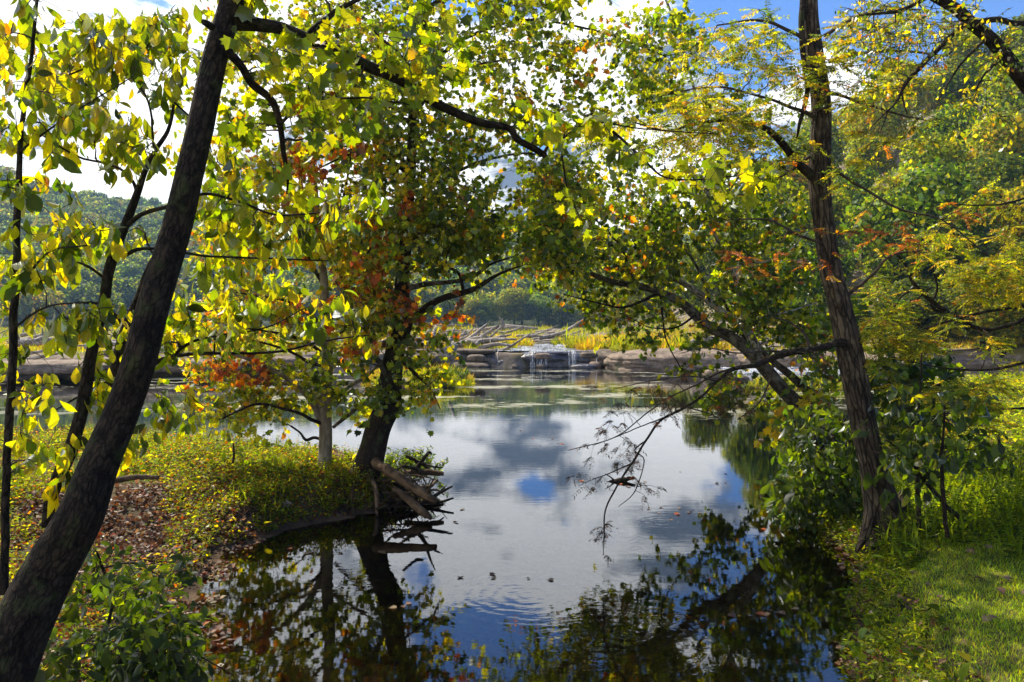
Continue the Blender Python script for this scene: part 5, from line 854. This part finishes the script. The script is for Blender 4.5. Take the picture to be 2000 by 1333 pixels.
q = G(872, 690, 0.9); log('driftwood_log', np.array([(q[0], q[1] - .9, .95, .30), (q[0] + .1, q[1], 1.05, .28), (q[0] + .2, q[1] + 1.2, 1.15, .24)]), B_DRIFT, 'thick grey log end facing the pool beside the ledge', k=14)
q = G(800, 657, 1.0); log('driftwood_log', np.array([(-8.8 + 4.6, 55, 1.2, .16), (-3.2 + .6, 54, 1.6, .14), (-.6, 53, 1.9, .10)]), B_DRIFT, 'long pale straight trunk lying sloped across the driftwood jam', k=10)
def rootwad(px, Y, s_, label):
    x = (px - 1000) / FPX * Y; z = gz(x, Y); mb = MB()
    t = empty('root_wad', (x, Y, z)); tag(t, label, 'root wad')
    tube(mb, catmull(np.array([(0, 0, .35 * s_), (1.3 * s_, .5, .3 * s_), (2.8 * s_, 1, .2 * s_)]), 4), np.linspace(.32, .2, 9) * s_, 9, .2); link('trunk', mb.mesh('trunk'), B_DRIFT, t)
    for i in range(15):
        a = i / 15 * 6.28; mb = MB(); e = np.array((-.25 * s_ + random.uniform(-.3, .1), math.cos(a) * s_ * .9, .55 * s_ + math.sin(a) * s_ * .8)) * random.uniform(.7, 1.1); tube(mb, catmull(np.array([(0, 0, .4 * s_), e * .6 + (0, 0, .15 * s_), e]), 3), np.linspace(.12, .02, 7) * s_, 5, .2); link('root', mb.mesh('root'), B_DRIFT, t)
rootwad(985, 86, 1.35, 'upturned root wad standing up against the far river in the gap between the trees'); rootwad(935, 70, .75, 'smaller dark root wad at the end of the long pale trunk'); rootwad(1240, 62, .6, 'low dark stump on the marsh right of the falls')

PAL['cover_l'] = [(MG, 4), (LG, 6), (YG, 6), (YE, 1.6), (OR, 0.5), (RU, 1.6), (BR, 3)]; PAL['bank'] = [(MG, 6), (LG, 6), (YG, 3), (DG, 2)]
# ------------------------------------------------------------------ ground cover, litter and grass
def land(n, x0, x1, y0, y1, cond):
    x = rng.uniform(x0, x1, n); y = rng.uniform(y0, y1, n); z = height(x, y); k_ = cond(x, y, z); return x[k_], y[k_], z[k_]
def cover(name, label, pts, pal, size, T, hmax=0.12, up=1.2, mat=M_COVER, stuff=True, upr=0.0):
    x, y, z = pts; n = len(x); mb = MB(); c, _ = pick(pal, n, 0.3); hh = rng.random(n) ** 1.5 * hmax * (0.3 + 1.4 * fbm2(x, y, 1.7, 2, 4.0))
    d = unit(rdir(n) * (1, 1, 0.4) + (0, 0, upr)); nr = unit(rng.normal(size=(n, 3)) * 0.5 + (0, 0, up)); c = c * (0.75 + 0.5 * fbm2(x, y, 0.8, 3, 1.0))[:, None]
    scatter(mb, T, np.stack([x, y, z + hh + 0.004], -1), d, nr, size * np.exp(rng.normal(0, .3, n)), c); o = link(name, mb.mesh(name), mat); tag(o, label, name.replace('_', ' '), kind='stuff'); return o
inL = lambda x, y, z: (x < -0.9) & (z > 0.03) & (sdist(x, y, LEFT) > 0.02) & (project(np.stack([x, y, z], -1))[0] > -80)
pt = land(300000, -12, -1.0, 4.6, 16, lambda x, y, z: inL(x, y, z) & (fbm2(x, y, 2.0, 3, 7.0) + 0.06 * smooth(8.6, 11.5, y) > 0.425 + 0.10 * rng.random(len(x))))
cover('ground_cover', 'low sunlit green plants covering the point of the left bank', pt, 'cover_l', 0.038, T_SIMPLE, 0.20, 0.8)
pt = land(90000, -9, -1.0, 5.0, 14, lambda x, y, z: inL(x, y, z) & (fbm2(x, y, 1.6, 3, 3.0) + 0.10 * smooth(11, 8.5, y) > 0.47))
cover('leaf_litter', 'brown and rust fallen leaves carpeting the left bank', pt, 'litter', 0.042, T_MAPLE_LO, 0.07, 0.8, M_DRY)
pt = land(16000, -9, -1.5, 8.2, 15.5, lambda x, y, z: inL(x, y, z) & (fbm2(x, y, 0.9, 2, 12.0) > 0.55))
def weeds(name, label, pts, hh, pal, leaf, per=9, mat=M_COVER):
    x, y, z = pts; n = len(x); mb = MB(); H = hh * rng.uniform(.4, 1.1, n); lean = rng.normal(0, .12, (n, 2)); m = n * per; f = np.tile(np.linspace(.15, 1, per), n)
    O = np.repeat(np.stack([x, y, z], -1), per, 0); Hm = np.repeat(H, per); O = O + np.stack([np.repeat(lean[:, 0], per) * f * Hm * 2, np.repeat(lean[:, 1], per) * f * Hm * 2, f * Hm], -1)
    d = unit(rdir(m) * (1, 1, .2) + (0, 0, .35)); c, _ = pick(pal, m, .25); scatter(mb, T_SLIM, O, d, unit(rng.normal(size=(m, 3)) * .3 + (0, 0, 1)), leaf * (1.2 - .6 * f) * np.exp(rng.normal(0, .2, m)), c)
    S = np.stack([x, y, z], -1); scatter(mb, T_BLADE, S, np.stack([lean[:, 0] * 2, lean[:, 1] * 2, np.ones(n)], -1), unit(rdir(n) * (1, 1, 0)), H, np.tile(LG, (n, 1)))
    o = link(name, mb.mesh(name), mat); tag(o, label, name.replace('_', ' '), kind='stuff')
cover('broad_weeds', 'scattered broad-leaved plants on the left bank', tuple(a[:5200] for a in pt), 'bank', .075, T_OVATE, .16, .8)
sel = rng.random(len(pt[0])) < 0.22; weeds('weeds', 'upright green weeds growing through the plants on the left bank', tuple(a[sel] for a in pt), .24, 'cover_l', .06)
pt = land(9000, -8, -3.2, 12.6, 14.5, lambda x, y, z: inL(x, y, z)); sel = rng.random(len(pt[0])) < .14; weeds('tall_weeds', 'taller wild flowers and weeds along the back of the left bank', tuple(a[sel] for a in pt), .32, 'cover_l', .06, 12)
pt = land(30000, -4.2, -1.2, 9.0, 12.5, lambda x, y, z: (z > .03) & (sdist(x, y, LEFT) > 0.05) & (fbm2(x, y, 3.1, 2, 9.) > .45))
cover('bank_creeper', 'trailing plants over the steep edge of the left point', pt, 'cover_l', .040, T_SIMPLE, .10, .6)
pt = land(4000, -3.4, -1.4, 9.0, 12.5, lambda x, y, z: (z > .02) & (sdist(x, y, LEFT) > 0.0) & (fbm2(x, y, 2.1, 2, 2.) > .5)); sel = rng.random(len(pt[0])) < .35; weeds('edge_grass', 'wispy grass at the edge of the left point', tuple(a[sel] for a in pt), .26, 'cover_l', .06, 7)
# willowy plant behind the crooked trunk
t = empty('willow_shrub', P(770, 890, 12.2)); tag(t, 'low willowy green shrub on the water just behind the crooked trunk', 'shrub'); mb = MB(); mbs = MB()
for i in range(130):
    px = random.choice((random.uniform(670, 720), random.uniform(745, 855), random.uniform(745, 840))); s_ = P(px, 885, 12.0 + random.uniform(-.4, .4)); s_[2] = .02; H = random.uniform(.25, .50) * (0.75 if px > 835 or px < 700 else 1); e = s_ + np.array((random.uniform(-.15, .2), random.uniform(-.1, .1), H)); tube(mbs, np.array([s_, (s_ + e) / 2 + (0, 0, .02), e]), np.array([.004, .003, .001]), 3, cap=False)
    n = 22; f = np.linspace(.2, 1, n)[:, None]; pp = s_ + (e - s_) * f; c, _ = pick('under', n); scatter(mb, T_SLIM, pp, unit(rdir(n) * (1, 1, .3) + (0, 0, .5)), unit(rdir(n) + (0, 0, 1)), np.full(n, .085), c * 1.3)
o = link('foliage', mb.mesh('foliage', t.location), M_COVER, t); o['kind'] = 'stuff'; o = link('stems', mbs.mesh('stems', t.location), B_TWIG, t); o['kind'] = 'stuff'
# right bank
inR = lambda x, y, z: (x > 1.6) & (z > 0.02) & (sdist(x, y, RIGHT) > 0.0) & (project(np.stack([x, y, z], -1))[0] < 2100)
pt = land(420000, 1.8, 9, 3.4, 11, lambda x, y, z: inR(x, y, z) & (sdist(x, y, RIGHT) > 0.12)); n = len(pt[0]); mb = MB(); c, _ = pick('cover', n, .2); c = c * np.array((1.5, 1.75, .8)) * (.6 + .8 * fbm2(pt[0], pt[1], 1.3, 3, 5.5))[:, None]
scatter(mb, T_BLADE, np.stack(pt, -1), unit(rng.normal(size=(n, 3)) * (.45, .45, .1) + (0, 0, 1)), unit(rdir(n) * (1, 1, 0)), .030 * np.exp(rng.normal(0, .35, n)) * (1 + 1.2 * smooth(7.2, 8.5, pt[1])), c)
o = link('grass', mb.mesh('grass'), M_GRASS); tag(o, 'mown green lawn grass on the right bank', 'grass', kind='stuff')
pt = land(100000, 1.8, 7, 3.4, 11, lambda x, y, z: (z > -.03) & (sdist(x, y, RIGHT) > -.10) & (sdist(x, y, RIGHT) < 0.70 + .5 * fbm2(x, y, 1.5, 2, 2.) - 0.35) & (fbm2(x, y, 2.4, 2, 8.) > .36))
sel = rng.random(len(pt[0])); c1 = sel < .62
cover('bank_plants', 'small leafy plants fringing the right bank between lawn and water', tuple(q[c1] for q in pt), 'bank', .042, T_SIMPLE, .20)
c1 = (sel > .985); cover('bank_leaves', 'larger pale leaves among the small plants fringing the right bank', tuple(q[c1] for q in pt), 'bank', .09, T_OVATE, .24)
c1 = (sel > .93) & (sel < .97); cover('bank_litter', 'dead leaves caught among the plants at the right water edge', tuple(q[c1] for q in pt), 'litter', .06, T_MAPLE_LO, .14, mat=M_DRY)
pt = land(2600, 1.8, 6, 3.6, 10, lambda x, y, z: (z > -.02) & (sdist(x, y, RIGHT) < .5) & (sdist(x, y, RIGHT) > -.06)); sel = rng.random(len(pt[0])) < .6; weeds('bank_weeds', 'long-bladed weeds hanging at the right water edge', tuple(a[sel] for a in pt), .20, 'cover', .07, 7)
pt = land(9000, 1.8, 5, 3.4, 9.5, lambda x, y, z: (sdist(x, y, RIGHT) < .25) & (sdist(x, y, RIGHT) > -.12) & (z > -.15) & (fbm2(x, y, 2.2, 2, 5.) > .42)); pt[2][:] = np.maximum(pt[2], 0.004)
cover('washed_leaves', 'brown leaves washed up along the right water edge', pt, 'litter', .045, T_MAPLE_LO, .015, 1.5, M_DRY)
pt = land(7000, -3.2, -1.2, 4.5, 10.6, lambda x, y, z: (sdist(x, y, LEFT) < .15) & (sdist(x, y, LEFT) > -.18) & (fbm2(x, y, 2.2, 2, 5.) > .50)); pt[2][:] = np.maximum(pt[2], 0.004)
cover('floating_leaves', 'brown leaves lying in the shallows along the left bank', pt, 'litter', .045, T_MAPLE_LO, .012, 1.5, M_DRY)
pt = land(90000, 6, 24, 9, 27, lambda x, y, z: inR(x, y, z) & (fbm2(x, y, .5, 2, 4.) > .36)); cover('meadow_plants', 'bright low plants on the sunny bank beyond the right-hand trees', pt, 'cover', .085, T_SIMPLE, .30)
pt = land(9000, 3.6, 10.5, 6.9, 11.5, lambda x, y, z: inR(x, y, z) & (fbm2(x, y, 1.1, 2, 3.) > .44)); sel = rng.random(len(pt[0])) < .45; weeds('shade_weeds', 'taller shaded weeds round the foot of the furrowed trunk and saplings', tuple(a[sel] for a in pt), .42, 'under', .085, 8)
# single fallen leaves on the lawn
lm = []
for i in range(8):
    TV = T_MAPLE[0].copy(); TV[:, 2] = TV[:, 2] * random.uniform(1, 2.5) + .06; c, _ = pick('litter', 1); me = make_mesh('fallen_leaf', TV, T_MAPLE[1], {'col': ('FLOAT_COLOR', rgba(np.tile(c[0] * 1.3, (len(TV), 1)))), 'lc': ('FLOAT_VECTOR', TV)}); me.materials.append(M_DRY); lm.append(me)
pt = land(160, 2.6, 6.2, 4.0, 9.5, lambda x, y, z: inR(x, y, z) & (sdist(x, y, RIGHT) > .35))
for x, y, z in list(zip(*pt))[:60]:
    o = bpy.data.objects.new('fallen_leaf', random.choice(lm)); COL.objects.link(o); o.location = (x, y, z + .035); s_ = random.uniform(.05, .095); o.scale = (s_,) * 3; o.rotation_euler = (random.uniform(-.3, .3), random.uniform(-.3, .3), random.uniform(0, 6.3)); tag(o, 'dry brown fallen leaf lying on the mown lawn', 'leaf', 'fallen leaves scattered on the lawn')
for i in range(60):
    px, py = random.choice(((1210, 945), (1400, 945), (1560, 1030), (1310, 1000), (900, 1000), (620, 1080), (1100, 860), (1000, 1130), (1500, 1200), (760, 1180))); q = G(px + random.gauss(0, 40), py + random.gauss(0, 8), .006); o = bpy.data.objects.new('floating_leaf', random.choice(lm)); COL.objects.link(o); o.location = q; s_ = random.uniform(.04, .09); o.scale = (s_, s_, s_ * .5); o.rotation_euler = (0, 0, random.uniform(0, 6.3)); tag(o, 'small dark leaf floating on the pool surface', 'leaf', 'dead leaves floating on the pool')
# pebbles on the bed
pb = MB(); u_, v_ = np.meshgrid(np.linspace(0, np.pi, 5), np.arange(7) / 7 * 2 * np.pi, indexing='ij'); S_ = np.stack([np.sin(u_) * np.cos(v_), np.sin(u_) * np.sin(v_), np.cos(u_) * .5], -1).reshape(-1, 3); SF = np.array([[i * 7 + j, i * 7 + (j + 1) % 7, (i + 1) * 7 + (j + 1) % 7, (i + 1) * 7 + j] for i in range(4) for j in range(7)])
x = rng.uniform(-3, 4, 600); y = rng.uniform(4, 12, 600) ; z = height(x, y); kx = z < -.03
for a, b_, c_ in zip(x[kx], y[kx], z[kx]): pb.add(S_ * random.uniform(.02, .09) * (1, random.uniform(.6, 1), 1) + (a, b_, c_), [SF], (.12, .08, .04))
o = link('stones', pb.mesh('stones'), R_DARK); tag(o, 'stones strewn over the shallow stream bed', 'stones', kind='stuff')
# marsh grass on the far shelf
def marsh(n, x0, x1, y0, y1, thr, size, pal, name, label, seed):
    pt = land(n, x0, x1, y0, y1, lambda x, y, z: (z > (UP - .01 if y0 > 31 else .02)) & (fbm2(x, y, .22, 3, seed) > thr) & (y - np.interp(x, *YF) + 0 * z > (.9 if y0 > 31 else -99)) & (np.abs(x - 1.0 - .08 * (y - 39)) > np.where(y < 47, 3.0, 0.8) if y0 > 31 else np.ones_like(x, bool)))
    m = len(pt[0]); mb = MB(); c, _ = pick(pal, m, .2); c = c * (.7 + .6 * fbm2(pt[0], pt[1], .4, 2, 1.))[:, None]; s_ = size * np.exp(rng.normal(0, .3, m)) * (.5 + fbm2(pt[0], pt[1], .5, 2, 6.))
    TB = (T_BLADE[0] * (1.6, 1, 1), T_BLADE[1]); scatter(mb, TB, np.stack(pt, -1), unit(rng.normal(size=(m, 3)) * (.35, .35, .1) + (0, 0, 1)), unit(rdir(m) * (1, 1, 0)), s_, c); o = link(name, mb.mesh(name), M_GRASS); tag(o, label, 'grass', kind='stuff')
PAL['marsh'] = [(LG, 4), (YG, 6), (YE, 2), (MG, 2)]; PAL['marsh_or'] = [(YE, 5), (OR, 0.8), (YG, 6), ((.30, .16, .05), 3)]
marsh(110000, -30, 34, 35.5, 62, .54, .26, 'marsh_or', 'marsh_grass', 'golden marsh grass on the rock shelf above the falls', 2.)
marsh(80000, -30, 40, 36, 62, .50, .20, 'marsh', 'sedge', 'green sedge between the driftwood above the falls', 11.)
marsh(110000, -70, 80, 62, 122, .44, .34, 'marsh', 'far_sedge', 'flat green marsh in the river beyond the driftwood', 15.)
def islet(x0, x1, y0, y1, pal, size, name, label, n, cx_, cy_):
    pt = land(n, x0, x1, y0, y1, lambda x, y, z: (z > .0)); m = len(pt[0]); mb = MB(); c, _ = pick(pal, m, .25); scatter(mb, (T_BLADE[0] * (1.5, 1, 1), T_BLADE[1]), np.stack(pt, -1), unit(rng.normal(size=(m, 3)) * (.5, .5, .1) + (0, 0, 1)), unit(rdir(m) * (1, 1, 0)), size * np.exp(rng.normal(0, .3, m)), c)
    o = link(name, mb.mesh(name), M_GRASS); tag(o, label, 'grass', kind='stuff')
islet(-6.5, -1.5, 29.6, 32.4, 'marsh_or', .20, 'rusty_grass', 'rust and green grass on the back of the islet before the ledge', 22000, 0, 0)
islet(-6.5, -1.5, 27.4, 29.6, 'marsh', .20, 'islet_grass', 'bright green tufts on the near side of the islet', 26000, 0, 0)
islet(8.4, 13, 26.2, 30, 'marsh', .2, 'bar_grass', 'green weeds on the low gravel bar seen under the leaning sycamore', 9000, 0, 0)

def tuft(px, Y, H, R_, pal, label, n=420):
    x = (px - 1000) / FPX * Y; z = max(gz(x, Y), .0); o_ = (x, Y, z - .03); mb = MB(); c, _ = pick(pal, n, .25); r = R_ * np.sqrt(rng.random(n)); a = rng.random(n) * 6.283; pp = np.stack([r * np.cos(a), r * np.sin(a), np.zeros(n)], -1)
    d = unit(pp * (.9 / R_) * .5 + rng.normal(size=(n, 3)) * (.22, .22, .05) + (0, 0, 1)); scatter(mb, (T_BLADE[0] * (.9, 1, 1), T_BLADE[1]), pp, d, unit(rdir(n) * (1, 1, 0)), H * np.exp(rng.normal(0, .28, n)) * (1.1 - .5 * r / R_), c)
    m = n; ps = pp + d * (H * rng.uniform(.4, 1., n) * (1.1 - .5 * r / R_))[:, None]; c2, _ = pick(pal, m, .25); scatter(mb, T_SIMPLE, ps, rdir(m), rdir(m), np.full(m, .07), c2)
    o = link('grass_tuft', mb.mesh('grass_tuft'), M_GRASS, loc=o_); tag(o, label, 'grass tuft')
for a_ in ((835, 44, .75, 1.0, 'marsh_or', 'golden clump left of the root-choked ledge among driftwood'), (893, 45, .6, 1.0, 'marsh_or', 'golden clump above the left ledge block beside the thick log end'), (935, 40.9, .35, .7, 'marsh', 'short green clump rooted on top of the left ledge block'), (1215, 39.9, .35, .6, 'marsh', 'short green clump hanging over the mossy ledge block'), (1180, 40.1, .3, .45, 'cover', 'bright mossy clump on the ledge right of the falls'), (985, 43, .45, .8, 'marsh', 'low green clump on the ledge left of the waterfall'), (1135, 43, .65, .8, 'marsh', 'green clump just right of the water channel above the falls'), (1160, 41.6, .65, .9, 'marsh_or', 'tall yellow-orange clump right of the waterfall lip'), (1200, 41.4, .55, .9, 'marsh', 'tall green clump over the dark mossy ledge block'), (1235, 41.0, .8, 1.0, 'marsh', 'green clump above the left end of the tan boulder'), (1280, 41.5, .6, 1.1, 'marsh_or', 'yellow-orange clump behind the tan boulder'), (1335, 42, .7, 1.0, 'marsh', 'green clump behind the right half of the tan boulder'), (1010, 47, .6, 1.0, 'marsh_or', 'golden clump in the middle of the driftwood jam'), (1110, 50, .6, 1.1, 'marsh', 'green clump in the marsh behind the waterfall'), (930, 52, .7, 1.2, 'marsh_or', 'golden clump behind the long pale trunk'), (1390, 41, .7, 1., 'marsh_or', 'yellowish clump by the flat tan slab under the sycamore'), (878, 29.4, .42, .7, 'under', 'dark leafy clump on the crest of the islet'), (850, 28.2, .30, .8, 'marsh', 'pale green clump at the near foot of the islet'), (895, 28.6, .28, .6, 'marsh', 'small green clump at the right tip of the islet')):
    tuft(*a_)
